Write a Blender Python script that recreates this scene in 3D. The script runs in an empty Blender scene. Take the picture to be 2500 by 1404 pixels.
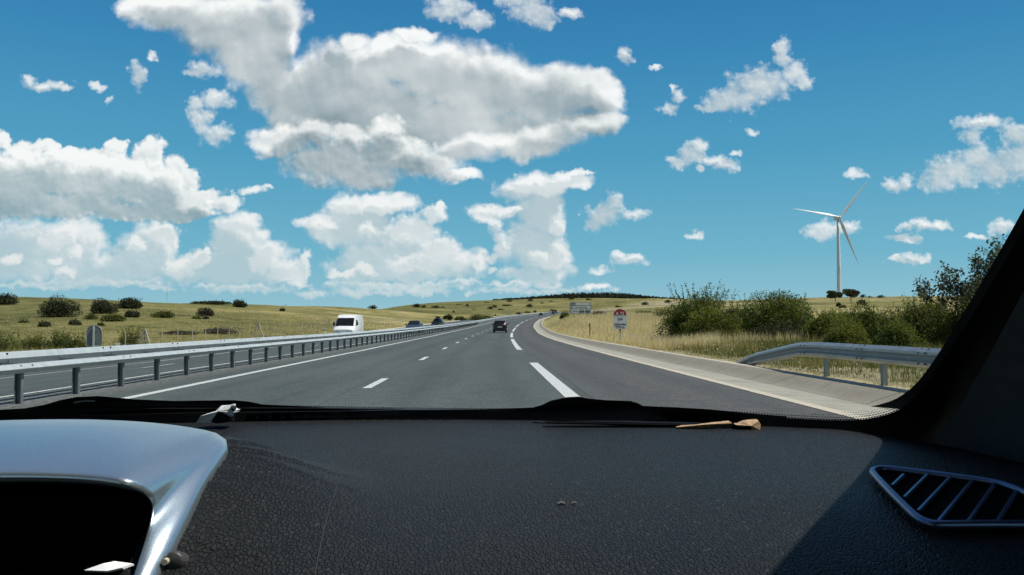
import bpy, bmesh, math, random
import numpy as np
from mathutils import Vector, Matrix

C = bpy.context.scene.collection
R = math.radians
rng = np.random.default_rng(7)
random.seed(7)

# ------------------------------------------------------------------ camera
F_PX, CX, CY = 2080.0, 1250.0, 702.0          # focal length and centre in photo pixels (2500 x 1404)
PITCH = math.atan(90.0 / F_PX)
YAW = -4.0 / F_PX
EYE = Vector((0.0, 0.0, 1.24))
cam_d = bpy.data.cameras.new('camera')
cam = bpy.data.objects.new('camera', cam_d)
C.objects.link(cam)
cam.location = EYE
cam.rotation_euler = (R(90) + PITCH, 0, YAW)
cam_d.sensor_width = 36.0
cam_d.lens = 36.0 * F_PX / 2500.0
cam_d.clip_start = 0.02
cam_d.clip_end = 30000
bpy.context.scene.camera = cam
_cr = cam.rotation_euler.to_matrix()


def ray(px, py):
    """world direction of a photo pixel, scaled so that its y component is 1"""
    v = _cr @ Vector(((px - CX) / F_PX, (CY - py) / F_PX, -1.0))
    return v / v.y


def P(px, py, Y):
    """the point Y metres ahead that stands at that pixel of the photo"""
    return EYE + ray(px, py) * Y


def proj(p):
    v = _cr.inverted() @ (Vector(p) - EYE)
    return CX + F_PX * v.x / -v.z, CY - F_PX * v.y / -v.z


# ------------------------------------------------------------------ sun, sky, exposure
SUN_AZ, SUN_EL = R(100), R(59)
sun_d = bpy.data.lights.new('sun', 'SUN')
sun_d.energy = 4.6
sun_d.angle = R(0.5)
sun_d.color = (1.0, 0.95, 0.86)
sun = bpy.data.objects.new('sun', sun_d)
C.objects.link(sun)
_sd = Vector((math.sin(SUN_AZ) * math.cos(SUN_EL), math.cos(SUN_AZ) * math.cos(SUN_EL), math.sin(SUN_EL)))
sun.rotation_euler = _sd.to_track_quat('Z', 'Y').to_euler()
sun.location = (40, -10, 80)

sc = bpy.context.scene
sc.view_settings.view_transform = 'Standard'
sc.view_settings.look = 'None'
sc.view_settings.exposure = 0.0
sc.view_settings.gamma = 1.0
sc.view_settings.use_curve_mapping = False
sc.render.engine = 'CYCLES'
sc.cycles.use_denoising = True
sc.cycles.max_bounces = 8
sc.cycles.diffuse_bounces = 3
sc.cycles.glossy_bounces = 3
sc.cycles.transparent_max_bounces = 16
sc.cycles.sample_clamp_indirect = 6.0
sc.cycles.caustics_reflective = False
sc.cycles.caustics_refractive = False


class NT:
    """a short way of writing node trees"""
    def __init__(self, tree):
        self.t = tree
        self.n = tree.nodes
        self.l = tree.links

    def new(self, kind, **kw):
        nd = self.n.new(kind)
        for k, v in kw.items():
            setattr(nd, k, v)
        return nd

    def put(self, sock, v):
        if isinstance(v, bpy.types.NodeSocket):
            self.l.new(v, sock)
        elif v is not None:
            if hasattr(sock.default_value, '__len__') and not hasattr(v, '__len__'):
                v = [v] * len(sock.default_value)
            if hasattr(v, '__len__') and len(v) == 3 and len(sock.default_value) == 4:
                v = list(v) + [1.0]
            sock.default_value = v

    def m(self, op, a, b=None, c=None, clamp=False):
        nd = self.new('ShaderNodeMath', operation=op, use_clamp=clamp)
        for i, v in enumerate((a, b, c)):
            if v is not None:
                self.put(nd.inputs[i], v)
        return nd.outputs[0]

    def v(self, op, a, b=None, c=None, s=None):
        nd = self.new('ShaderNodeVectorMath', operation=op)
        for i, x in enumerate((a, b, c)):
            if x is not None:
                self.put(nd.inputs[i], x)
        if s is not None:
            self.put(nd.inputs['Scale'], s)
        return nd.outputs['Value'] if op in ('LENGTH', 'DOT_PRODUCT', 'DISTANCE') else nd.outputs[0]

    def xyz(self, x, y, z):
        nd = self.new('ShaderNodeCombineXYZ')
        for i, v in enumerate((x, y, z)):
            self.put(nd.inputs[i], v)
        return nd.outputs[0]

    def sep(self, v):
        nd = self.new('ShaderNodeSeparateXYZ')
        self.put(nd.inputs[0], v)
        return nd.outputs

    def noise(self, vec, scale, detail=4, rough=0.5, lac=2.0, dist=0.0, dims='3D', col=False):
        nd = self.new('ShaderNodeTexNoise', noise_dimensions=dims)
        self.put(nd.inputs['Vector'], vec)
        nd.inputs['Scale'].default_value = scale
        nd.inputs['Detail'].default_value = detail
        nd.inputs['Roughness'].default_value = rough
        nd.inputs['Lacunarity'].default_value = lac
        nd.inputs['Distortion'].default_value = dist
        return nd.outputs[1 if col else 0]

    def voro(self, vec, scale, feature='F1', detail=0, rough=0.5, out='Distance', dims='3D', rand=1.0):
        nd = self.new('ShaderNodeTexVoronoi', feature=feature, voronoi_dimensions=dims)
        self.put(nd.inputs['Vector'], vec)
        nd.inputs['Scale'].default_value = scale
        nd.inputs['Randomness'].default_value = rand
        if 'Detail' in nd.inputs:
            nd.inputs['Detail'].default_value = detail
            nd.inputs['Roughness'].default_value = rough
        return nd.outputs[out]

    def rng(self, v, a, b, c=0.0, d=1.0, smooth=False):
        nd = self.new('ShaderNodeMapRange', interpolation_type='SMOOTHSTEP' if smooth else 'LINEAR')
        for i, x in enumerate((v, a, b, c, d)):
            self.put(nd.inputs[i], x)
        return nd.outputs[0]

    def mix(self, f, a, b, mode='MIX'):
        nd = self.new('ShaderNodeMix', data_type='RGBA', blend_type=mode)
        self.put(nd.inputs[0], f)
        self.put(nd.inputs[6], a)
        self.put(nd.inputs[7], b)
        return nd.outputs[2]

    def ramp(self, f, stops, interp='LINEAR'):
        nd = self.new('ShaderNodeValToRGB')
        nd.color_ramp.interpolation = interp
        e = nd.color_ramp.elements
        while len(e) < len(stops):
            e.new(0.5)
        for el, (p, c) in zip(e, stops):
            el.position = p
            el.color = (*c, 1.0) if len(c) == 3 else c
        self.put(nd.inputs[0], f)
        return nd.outputs[0]


def srgb(r, g, b):
    return tuple((c / 255 / 12.92) if c <= 10.3 else ((c / 255 + 0.055) / 1.055) ** 2.4 for c in (r, g, b))


world = bpy.data.worlds.new('World')
sc.world = world
world.use_nodes = True
world.cycles.sampling_method = 'MANUAL'
world.cycles.sample_map_resolution = 256
wt = NT(world.node_tree)
wt.n.clear()

# clouds: puffs (pixel x, pixel y, half width, half height), turned into slopes of the view direction; layers from far to near
SMALL = [
    (338, 182, 25, 40), (375, 135, 14, 10), (115, 212, 70, 15), (75, 200, 26, 18), (165, 210, 30, 12), (240, 208, 24, 11), (265, 240, 14, 10), (500, 170, 40, 30), (470, 180, 24, 16),
    (525, 240, 52, 26), (490, 285, 34, 30), (478, 255, 22, 26), (530, 325, 46, 30), (500, 310, 30, 22),
    (1095, 22, 72, 34), (1160, 48, 52, 24), (1300, 24, 70, 40), (1260, 0, 60, 26), (1330, 50, 42, 26), (1390, 35, 40, 16),
    (1800, 242, 80, 42), (1860, 205, 85, 52), (1910, 130, 26, 40), (1940, 180, 40, 38), (1960, 200, 26, 22), (1730, 264, 34, 12), (1760, 250, 50, 30),
    (1636, 266, 30, 16), (1655, 240, 18, 24), (1648, 218, 10, 16), (1528, 135, 24, 26), (1600, 165, 24, 8), (1830, 325, 18, 12),
    (1470, 525, 46, 28), (1496, 498, 26, 32), (1450, 545, 30, 22), (1548, 518, 38, 16), (1225, 600, 24, 44), (1215, 556, 20, 26), (1208, 630, 22, 18),
    (1535, 640, 54, 20), (1512, 628, 24, 18), (1560, 632, 20, 16), (1466, 664, 30, 12), (1200, 662, 14, 8), (1465, 702, 44, 12), (1440, 700, 30, 10),
    (1690, 378, 42, 32), (1655, 400, 40, 18), (1705, 355, 24, 20), (1770, 404, 42, 18), (1730, 390, 30, 18), (1705, 415, 16, 10), (1790, 378, 22, 8),
    (1702, 574, 28, 11), (2086, 427, 34, 12), (2024, 560, 66, 24), (1995, 570, 40, 16), (2065, 560, 32, 22),
    (2180, 452, 46, 18), (2215, 440, 26, 20), (2330, 420, 80, 48), (2290, 440, 50, 34), (2390, 380, 60, 42), (2430, 410, 80, 52), (2500, 390, 70, 60), (2370, 330, 34, 24), (2395, 300, 80, 20), (2480, 330, 50, 34), (2560, 350, 60, 70),
    (2205, 552, 26, 14), (2255, 546, 60, 18), (2300, 546, 28, 14), (2212, 582, 46, 12), (2195, 636, 36, 10), (2225, 628, 30, 16), (2250, 632, 22, 13), (2445, 556, 44, 24), (2380, 580, 40, 8),
    (620, 468, 34, 13), (655, 460, 20, 8),
]
HAZE = [
    (380, 702, 70, 7), (505, 697, 40, 9), (760, 716, 60, 12), (860, 714, 60, 13), (940, 718, 60, 10), (1050, 713, 60, 13), (1250, 694, 70, 10), (1345, 693, 50, 11), (900, 692, 120, 9), (100, 700, 150, 9), (1130, 690, 60, 10), (1150, 716, 22, 12), (720, 690, 50, 8), (250, 690, 200, 14), (600, 705, 160, 12), (980, 700, 220, 14), (1280, 708, 160, 12),
]
BODY = [
    (60, 620, 140, 85), (180, 600, 90, 75), (300, 650, 170, 50), (370, 610, 75, 70), (200, 665, 250, 30), (470, 650, 60, 40),
    (575, 590, 70, 75), (620, 640, 90, 58), (700, 670, 60, 26), (540, 660, 70, 45), (590, 670, 130, 26),
    (880, 550, 100, 75), (820, 560, 80, 45), (770, 552, 50, 20), (940, 500, 75, 28), (900, 640, 100, 55), (985, 620, 100, 75), (1080, 645, 95, 48), (860, 670, 60, 24), (1010, 670, 180, 22), (1170, 640, 22, 34),
    (1305, 460, 82, 42), (1385, 440, 62, 24), (1320, 520, 66, 60), (1300, 600, 85, 70), (1350, 620, 45, 70), (1310, 670, 90, 20), (1200, 518, 64, 27),
]
CROWN = [
    (160, 572, 42, 30), (130, 590, 40, 26), (185, 610, 22, 22), (30, 630, 34, 16), (140, 640, 24, 14), (160, 665, 34, 14), (400, 565, 38, 26), (420, 590, 22, 24), (340, 600, 26, 20), (440, 655, 44, 24), (490, 632, 26, 28), (505, 615, 14, 14),
    (590, 545, 58, 26), (630, 570, 28, 30), (655, 610, 28, 30), (640, 640, 40, 30), (690, 660, 44, 28), (735, 655, 28, 22), (748, 630, 14, 26),
    (850, 500, 60, 26), (790, 548, 40, 18), (920, 505, 60, 22), (985, 500, 30, 14), (900, 560, 34, 24), (1062, 520, 38, 28), (1068, 500, 12, 12), (1000, 550, 34, 34), (1030, 565, 50, 40), (960, 560, 30, 26), (1085, 600, 44, 34), (1110, 640, 52, 28), (1050, 640, 60, 36), (980, 650, 44, 30), (1165, 640, 20, 30), (840, 668, 36, 12), (890, 660, 30, 16),
    (1290, 450, 56, 26), (1340, 462, 50, 26), (1385, 438, 46, 20), (1420, 426, 30, 10), (1360, 548, 26, 26), (1340, 640, 54, 24), (1315, 625, 34, 20), (1365, 610, 18, 30), (1190, 512, 48, 22), (1240, 516, 34, 18), (1265, 512, 16, 10),
]
TOPS = [
    (372, 372, 44, 38), (350, 395, 40, 30), (432, 408, 36, 40), (462, 440, 36, 36), (500, 480, 56, 30), (560, 495, 55, 26), (112, 358, 44, 24), (60, 370, 40, 26), (8, 340, 30, 28), (292, 356, 32, 22), (250, 385, 60, 24), (165, 380, 46, 24),
]
BANK = [
    (40, 440, 130, 74), (150, 430, 120, 62), (240, 440, 110, 66), (330, 440, 80, 60), (390, 460, 70, 60), (450, 490, 90, 34), (120, 505, 240, 34), (380, 516, 180, 22), (200, 410, 46, 30),
]
BIG = [
    (860, 180, 130, 92), (960, 150, 120, 72), (1060, 170, 140, 92), (1180, 210, 150, 100), (1330, 230, 150, 84), (1440, 215, 70, 54), (1490, 240, 54, 52), (1400, 300, 130, 42), (760, 230, 90, 110), (900, 270, 200, 80), (1080, 300, 240, 80), (1240, 330, 200, 56), (860, 100, 42, 30), (1020, 90, 60, 26), (930, 110, 40, 28),
    (440, 20, 150, 60), (560, 60, 150, 85), (620, 150, 110, 75), (680, 220, 90, 75), (690, 60, 60, 100), (335, 15, 54, 38), (720, 300, 70, 60),
]
LOBE = [
    (770, 320, 62, 44), (850, 330, 52, 36), (940, 320, 62, 40), (830, 390, 150, 70), (960, 385, 130, 54), (700, 345, 60, 40), (640, 345, 44, 36), (1040, 410, 110, 38), (1120, 432, 76, 17), (880, 430, 130, 42),
]
SHELF = [
    (1230, 350, 130, 36), (1330, 335, 110, 34), (1430, 305, 86, 32), (1490, 295, 44, 32), (1130, 372, 120, 36),
]
# blobs, warp, noise, rim noise, bias, softness, step towards the sun, shade strength, palette
LAYERS = [
    (HAZE, 'ps', 3, 1.4, 0.45, 1.6, (.06, .10), .35, 'far'),
    (BODY, 'pw', 1, 0.95, 0.56, 1.2, (.30, .42), .55, 'far'),
    (CROWN, 'ps', 3, 1.05, 0.34, 1.10, (.14, .20), .50, 'crown'),
    (SMALL, 'ps', 3, 1.40, 0.52, 1.75, (.10, .20), .50, 'white'),
    (TOPS, 'ps', 1, 0.90, 0.14, 0.60, (.20, .26), .34, 'white'),
    (BANK, 'pw', 1, 0.85, 0.40, 0.80, (.25, .45), .52, 'bank'),
    (BIG, 'pw', 2, 0.95, 0.42, 0.95, (.30, .60), .55, 'big'),
    (LOBE, 'pw', 1, 0.85, 0.40, 1.1, (.15, .50), .60, 'big'),
    (SHELF, 'pw', 2, 0.85, 0.18, 1.15, (.15, .36), .48, 'big'),
]


def cloud_lens(g, p, blobs):
    """the normalised distance to the nearest of a set of puffs, blended smoothly"""
    run = None
    for (px, py, rx, ry) in blobs:
        d = ray(px, py)
        k = (100.0 / rx, 100.0 / ry)
        u, v = d.x * F_PX / 100 + g.nudge, d.z * F_PX / 100
        q = g.v('MULTIPLY_ADD', p, (k[0], k[1], 0), (-u * k[0], -v * k[1], 0))
        ln = g.v('DOT_PRODUCT', q, q)
        if run is None:
            run = ln
        else:
            nd = g.new('ShaderNodeMath', operation='SMOOTH_MIN')
            g.put(nd.inputs[0], run)
            g.put(nd.inputs[1], ln)
            nd.inputs[2].default_value = 0.3
            run = nd.outputs[0]
    return run


def cloud_noise(p, seed, size, rough):
    """billows and wisps, about -0.5 to 0.5"""
    q = wt.v('ADD', p, (seed * 13.1, seed * 7.7, 0))
    bil = wt.voro(q, 1.3 * size, 'SMOOTH_F1', detail=4.0, rough=rough, dims='2D')
    fb = wt.noise(q, 1.1 * size, detail=6, rough=rough, dims='2D')
    return wt.m('MULTIPLY_ADD', fb, 1.25, wt.m('MULTIPLY_ADD', bil, -1.0, -0.22))


tc = wt.new('ShaderNodeTexCoord')
dx, dy, dz = wt.sep(tc.outputs['Generated'])
den = wt.m('SQRT', wt.m('MULTIPLY_ADD', dy, dy, 0.0025))
u0 = wt.m('MULTIPLY', wt.m('DIVIDE', dx, den), F_PX / 100)
v0 = wt.m('MULTIPLY', wt.m('DIVIDE', dz, den), F_PX / 100)
p0 = wt.xyz(u0, v0, 0.0)
warp = wt.v('SCALE', wt.v('SUBTRACT', wt.noise(p0, 0.8, detail=4, rough=0.6, dims='2D', col=True), (0.5, 0.5, 0.5)), s=0.7)
pw = wt.v('ADD', p0, wt.v('MULTIPLY', warp, (1, 1, 0)))
warp2 = wt.v('SUBTRACT', wt.noise(p0, 2.2, detail=4, rough=0.6, dims='2D', col=True), (0.5, 0.5, 0.5))
ps = wt.v('ADD', wt.v('ADD', p0, wt.v('MULTIPLY', warp, (.4, .4, 0))), wt.v('MULTIPLY', warp2, (.42, .36, 0)))
NOISE = {}
for sd in (1.0, 2.0, 3.0):
    sz, ro, of = {1.0: (1.8, 0.48, (0.05, 0.08, 0)), 2.0: (0.95, 0.48, (0.09, 0.17, 0)), 3.0: (2.8, 0.50, (0.03, 0.06, 0))}[sd]
    a = cloud_noise(p0, sd, sz, ro)
    b = cloud_noise(wt.v('ADD', p0, of), sd, sz, ro)
    NOISE[sd] = (a, wt.m('SUBTRACT', a, b))
broad = wt.noise(wt.v('MULTIPLY', p0, (0.62, 1.0, 0)), 0.55, detail=2.0, rough=0.5, dist=0.3, dims='2D')


def cloud_layer(g, s, blobs, wp, seed, gain, bias, soft, off, shade):
    f1 = g.m('SUBTRACT', 1.0, cloud_lens(g, s[wp], blobs))
    f2 = g.m('SUBTRACT', 1.0, cloud_lens(g, g.v('ADD', s[wp], (off[0], off[1], 0)), blobs))
    n1, micro = s['n%d' % seed], s['m%d' % seed]
    ease = g.rng(f1, -0.3, 0.9, gain, gain * 0.35)
    d1 = g.m('MULTIPLY_ADD', n1, ease, g.m('ADD', f1, bias))
    d2 = g.m('MULTIPLY_ADD', g.m('SUBTRACT', n1, micro), g.m('MULTIPLY', ease, 0.9), g.m('ADD', f2, bias))
    alpha = g.rng(d1, -0.06, soft, smooth=True)
    # shade: how much cloud stands between this spot and the sun
    h2 = g.rng(d2, -0.35, 0.95, smooth=True)
    lit = g.m('MULTIPLY_ADD', h2, -shade, 0.98)
    lit = g.m('MULTIPLY_ADD', g.m('MULTIPLY', micro, g.rng(f1, 0.0, 0.7, 0.85, 0.16)), 1.0, lit)
    lit = g.m('MULTIPLY_ADD', g.m('SUBTRACT', s['broad'], 0.5), 0.75, lit)
    return alpha, lit


SKY = [(0.0, srgb(158, 199, 209)), (0.06, srgb(142, 191, 207)), (0.18, srgb(113, 179, 203)), (0.42, srgb(82, 158, 194)), (0.68, srgb(59, 135, 183)), (1.0, srgb(41, 107, 167))]
nish = wt.new('ShaderNodeTexSky', sky_type='NISHITA', sun_disc=False, sun_elevation=SUN_EL, sun_rotation=SUN_AZ, altitude=770, air_density=1.0, dust_density=0.6, ozone_density=1.2)
elev = wt.m('MULTIPLY', wt.m('ARCSINE', wt.m('MAXIMUM', dz, 0.0)), 180 / math.pi / 26.0, clamp=True)
sky_col = wt.ramp(elev, SKY)
# the Nishita sky lights the upper dome beyond the part the photo shows
hi = wt.rng(elev, 0.93, 1.0, smooth=True)
sky_col = wt.mix(wt.m('MULTIPLY', hi, 0.65), sky_col, wt.v('SCALE', nish.outputs[0], s=0.1))
low = wt.rng(elev, 0.02, 0.45)
brightA = wt.mix(low, srgb(226, 230, 229), srgb(247, 250, 250))
darkA = wt.mix(low, srgb(180, 204, 211), srgb(184, 199, 205))
airA = wt.rng(elev, 0.0, 0.22, 0.66, 0.98)


SHARED = {'pw': pw, 'ps': ps, 'n1': NOISE[1.0][0], 'm1': NOISE[1.0][1], 'n2': NOISE[2.0][0], 'm2': NOISE[2.0][1], 'n3': NOISE[3.0][0], 'm3': NOISE[3.0][1], 'broad': broad,
          'sky': sky_col, 'bright': brightA, 'dark': darkA, 'air': airA}


PAL = {
    'white': [(0.25, srgb(178, 195, 203)), (0.58, srgb(210, 219, 222)), (0.98, srgb(244, 247, 246))],
    'bank': [(0.15, srgb(132, 160, 171)), (0.42, srgb(168, 187, 193)), (0.70, srgb(208, 217, 218)), (0.98, srgb(246, 249, 248))],
    'big': [(0.12, srgb(126, 146, 155)), (0.38, srgb(170, 184, 189)), (0.62, srgb(204, 211, 213)), (0.80, srgb(224, 229, 229)), (1.02, srgb(250, 252, 251))],
}


def background(col):
    bg = wt.new('ShaderNodeBackground')
    wt.put(bg.inputs[0], col)
    bg.inputs[1].default_value = 1.0
    return bg.outputs[0]


def near(blobs, x0, x1, y0, y1):
    """the puffs that can reach a window of the sky given in photo pixels"""
    out = []
    for b in blobs:
        gx = max(x0 - b[0], 0, b[0] - x1) - 60
        gy = max(y0 - b[1], 0, b[1] - y1) - 75
        if math.hypot(max(gx, 0) / b[2], max(gy, 0) / b[3]) < 1.75:
            out.append(b)
    return out


def sky_part(x0, x1, y0, y1):
    """the sky of one window: plain air, then the far clouds, then the near ones"""
    here = [(near(L[0], x0, x1, y0, y1), L) for L in LAYERS]
    here = [(b, L) for b, L in here if b]
    if not here:
        return background(sky_col)
    tree = bpy.data.node_groups.new('sky_window', 'ShaderNodeTree')
    for k, v in SHARED.items():
        kind = {'VECTOR': 'NodeSocketVector', 'RGBA': 'NodeSocketColor', 'VALUE': 'NodeSocketFloat'}[v.type]
        tree.interface.new_socket(name=k, in_out='INPUT', socket_type=kind)
    tree.interface.new_socket(name='colour', in_out='OUTPUT', socket_type='NodeSocketColor')
    g = NT(tree)
    g.nudge = 1e-4 * len(bpy.data.node_groups)      # keeps each window's puffs its own
    gi = g.new('NodeGroupInput')
    s = {k: gi.outputs[k] for k in SHARED}
    col = s['sky']
    for b, L in here:
        a, lit = cloud_layer(g, s, b, *L[1:8])
        if L[8] == 'far':
            a = g.m('MULTIPLY', a, s['air'])
            c = g.mix(g.rng(lit, 0.30, 1.0, smooth=True), s['dark'], s['bright'])
        elif L[8] == 'crown':
            a = g.m('MULTIPLY', a, s['air'])
            c = g.mix(g.rng(lit, 0.45, 0.95, smooth=True), g.mix(0.45, s['dark'], s['bright']), s['bright'])
        else:
            c = g.ramp(lit, PAL[L[8]])
        col = g.mix(g.m('MULTIPLY', a, 0.97), col, c)
    go = g.new('NodeGroupOutput')
    g.l.new(col, go.inputs[0])
    nd = wt.new('ShaderNodeGroup', node_tree=tree)
    for k, v in SHARED.items():
        wt.l.new(v, nd.inputs[k])
    return background(nd.outputs[0])


def split(fac, a, b):
    nd = wt.new('ShaderNodeMixShader')
    wt.put(nd.inputs[0], fac)
    wt.l.new(a, nd.inputs[1])
    wt.l.new(b, nd.inputs[2])
    return nd.outputs[0]


def windows(x0, x1, y0, y1, nx, ny):
    """the sky in halves of halves, so that each direction only reads the puffs close to it"""
    if nx > 1:
        xm = x0 + (x1 - x0) * (nx // 2) / nx
        return split(wt.m('GREATER_THAN', u0, (xm - 1246) / 100), windows(x0, xm, y0, y1, nx // 2, ny), windows(xm, x1, y0, y1, nx - nx // 2, ny))
    if ny > 1:
        ym = y0 + (y1 - y0) * (ny // 2) / ny
        vm = ray(1246, ym).z * F_PX / 100
        return split(wt.m('LESS_THAN', v0, vm), windows(x0, x1, y0, ym, 1, ny // 2), windows(x0, x1, ym, y1, 1, ny - ny // 2))
    return sky_part(x0, x1, y0, y1)


seen = wt.m('MULTIPLY', wt.m('GREATER_THAN', dz, -0.01), wt.m('LESS_THAN', v0, 9.2))
seen = wt.m('MULTIPLY', seen, wt.m('LESS_THAN', wt.m('ABSOLUTE', u0), 17.0))
wo = wt.new('ShaderNodeOutputWorld')
wt.l.new(split(seen, background(wt.mix(wt.m('LESS_THAN', dy, 0.0), sky_col, wt.v('SCALE', nish.outputs[0], s=0.055))), windows(-450, 2950, -120, 800, 9, 4)), wo.inputs[0])

# ------------------------------------------------------------------ helpers
def tag(o, label=None, cat=None, group=None, kind=None):
    for k, v in (('label', label), ('category', cat), ('group', group), ('kind', kind)):
        if v:
            o[k] = v
    return o


def empty(name, loc, rz=0.0):
    o = bpy.data.objects.new(name, None)
    o.empty_display_size = 0.2
    C.objects.link(o)
    o.location = loc
    o.rotation_euler = (0, 0, rz)
    return o


class MB:
    """collects shapes, then links them as one mesh object"""
    def __init__(self):
        self.v, self.f, self.uv, self.smooth = [], [], None, False

    def add(self, verts, faces):
        b = len(self.v)
        self.v += [tuple(x) for x in verts]
        self.f += [tuple(i + b for i in f) for f in faces]
        return self

    def box(self, lo, hi, rot=None):
        x0, y0, z0 = lo
        x1, y1, z1 = hi
        vs = [Vector(p) for p in ((x0, y0, z0), (x1, y0, z0), (x1, y1, z0), (x0, y1, z0), (x0, y0, z1), (x1, y0, z1), (x1, y1, z1), (x0, y1, z1))]
        if rot is not None:
            vs = [rot @ p for p in vs]
        return self.add(vs, [(0, 3, 2, 1), (4, 5, 6, 7), (0, 1, 5, 4), (1, 2, 6, 5), (2, 3, 7, 6), (3, 0, 4, 7)])

    def tube(self, pts, rad, n=8, caps=True):
        pts = [Vector(p) for p in pts]
        rad = rad if hasattr(rad, '__len__') else [rad] * len(pts)
        vs, fs = [], []
        for i, p in enumerate(pts):
            t = (pts[min(i + 1, len(pts) - 1)] - pts[max(i - 1, 0)]).normalized()
            a = t.cross(Vector((0, 0, 1)) if abs(t.z) < 0.9 else Vector((1, 0, 0))).normalized()
            b = t.cross(a)
            for k in range(n):
                w = 2 * math.pi * k / n
                vs.append(p + (a * math.cos(w) + b * math.sin(w)) * rad[i])
        for i in range(len(pts) - 1):
            for k in range(n):
                fs.append((i * n + k, i * n + (k + 1) % n, (i + 1) * n + (k + 1) % n, (i + 1) * n + k))
        if caps:
            fs.append(tuple(range(n))[::-1])
            fs.append(tuple(range((len(pts) - 1) * n, len(pts) * n)))
        return self.add(vs, fs)

    def grid(self, rows):
        """rows of equal length, joined as quads"""
        nr, nc = len(rows), len(rows[0])
        fs = [(i * nc + j, i * nc + j + 1, (i + 1) * nc + j + 1, (i + 1) * nc + j) for i in range(nr - 1) for j in range(nc - 1)]
        return self.add([p for r in rows for p in r], fs)

    def prism(self, poly, axis_fn, a, b):
        """a 2D outline pushed from a to b; axis_fn(u, v, t) gives the point"""
        n = len(poly)
        vs = [axis_fn(u, v, a) for u, v in poly] + [axis_fn(u, v, b) for u, v in poly]
        fs = [(i, (i + 1) % n, n + (i + 1) % n, n + i) for i in range(n)] + [tuple(range(n))[::-1], tuple(range(n, 2 * n))]
        return self.add(vs, fs)

    def build(self, name, mat, parent=None, smooth=False, bevel=0.0):
        me = bpy.data.meshes.new(name)
        me.from_pydata(self.v, [], self.f)
        if bevel:
            bm = bmesh.new()
            bm.from_mesh(me)
            bmesh.ops.recalc_face_normals(bm, faces=bm.faces)
            bmesh.ops.bevel(bm, geom=list(bm.edges), offset=bevel, segments=2, affect='EDGES', clamp_overlap=True)
            bm.to_mesh(me)
            bm.free()
        me.materials.append(mat)
        if smooth:
            me.polygons.foreach_set('use_smooth', [True] * len(me.polygons))
        me.update()
        o = bpy.data.objects.new(name, me)
        C.objects.link(o)
        if parent is not None:
            o.parent = parent
        return o


def fix_normals(o):
    bm = bmesh.new()
    bm.from_mesh(o.data)
    bmesh.ops.recalc_face_normals(bm, faces=bm.faces)
    bm.to_mesh(o.data)
    bm.free()
    return o


def np_mesh(name, verts, quads, mat, parent=None, attrs=None, smooth=False):
    """a mesh from arrays of points and of quads or triangles, with per-point float attributes"""
    me = bpy.data.meshes.new(name)
    verts = np.asarray(verts, dtype=np.float32)
    quads = np.asarray(quads, dtype=np.int32)
    k = quads.shape[1]
    me.vertices.add(len(verts))
    me.vertices.foreach_set('co', verts.ravel())
    me.loops.add(quads.size)
    me.loops.foreach_set('vertex_index', quads.ravel())
    me.polygons.add(len(quads))
    me.polygons.foreach_set('loop_start', np.arange(0, quads.size, k, dtype=np.int32))
    me.polygons.foreach_set('loop_total', np.full(len(quads), k, dtype=np.int32))
    if smooth:
        me.polygons.foreach_set('use_smooth', np.ones(len(quads), dtype=bool))
    for an, av in (attrs or {}).items():
        at = me.attributes.new(an, 'FLOAT', 'POINT')
        at.data.foreach_set('value', np.asarray(av, dtype=np.float32))
    me.materials.append(mat)
    me.update(calc_edges=True)
    me.validate()
    o = bpy.data.objects.new(name, me)
    C.objects.link(o)
    if parent is not None:
        o.parent = parent
    return o


def material(name, fn=None, base=(0.5, 0.5, 0.5), rough=0.6, metal=0.0, spec=0.5):
    m = bpy.data.materials.new(name)
    m.use_nodes = True
    t = NT(m.node_tree)
    b = m.node_tree.nodes['Principled BSDF']
    b.inputs['Base Color'].default_value = (*base, 1)
    b.inputs['Roughness'].default_value = rough
    b.inputs['Metallic'].default_value = metal
    b.inputs['Specular IOR Level'].default_value = spec
    if fn:
        fn(t, b)
    return m


def obj_pos(t):
    return t.new('ShaderNodeTexCoord').outputs['Object']


def world_pos(t):
    return t.new('ShaderNodeNewGeometry').outputs['Position']


def attr(t, name):
    return t.new('ShaderNodeAttribute', attribute_name=name).outputs['Fac']


def bump(t, b, h, strength, dist):
    nd = t.new('ShaderNodeBump')
    nd.inputs['Strength'].default_value = strength
    nd.inputs['Distance'].default_value = dist
    t.put(nd.inputs['Height'], h)
    t.l.new(nd.outputs[0], b.inputs['Normal'])


def mottled(name, base, var=0.25, scale=8.0, rough=0.6, metal=0.0, spec=0.5, bmp=0.0, world_space=False):
    """a plain surface with the slight unevenness of a real one"""
    def fn(t, b):
        p = world_pos(t) if world_space else obj_pos(t)
        n = t.noise(p, scale, 5, 0.6)
        f = t.rng(n, 0.25, 0.75, 1 - var, 1 + var)
        t.put(b.inputs['Base Color'], t.v('SCALE', tuple(base), s=f))
        t.put(b.inputs['Roughness'], t.rng(n, 0.3, 0.7, max(rough - 0.08, 0.02), min(rough + 0.08, 1)))
        if bmp:
            bump(t, b, n, bmp, 0.02)
    return material(name, fn, base, rough, metal, spec)


# ------------------------------------------------------------------ the road's line and the lie of the land
_Xr = np.array([(-40, 2.4), (0, 1.42), (14.75, 1.06), (28, .72), (42, .42), (65, .18), (87, .11), (114, .24), (172, 1.25), (214, 2.7), (300, 6.6), (360, 10.8), (440, 18.8), (520, 29.8), (600, 43.5), (700, 64), (900, 115), (4000, 1000)])
_Zc = np.array([(-40, 0), (0, 0), (60, 0), (85, .04), (114, .2), (172, .84), (214, 1.58), (300, 3.0), (360, 4.1), (440, 5.75), (520, 7.7), (600, 9.6), (700, 11.5), (900, 15), (4000, 15)])


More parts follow.
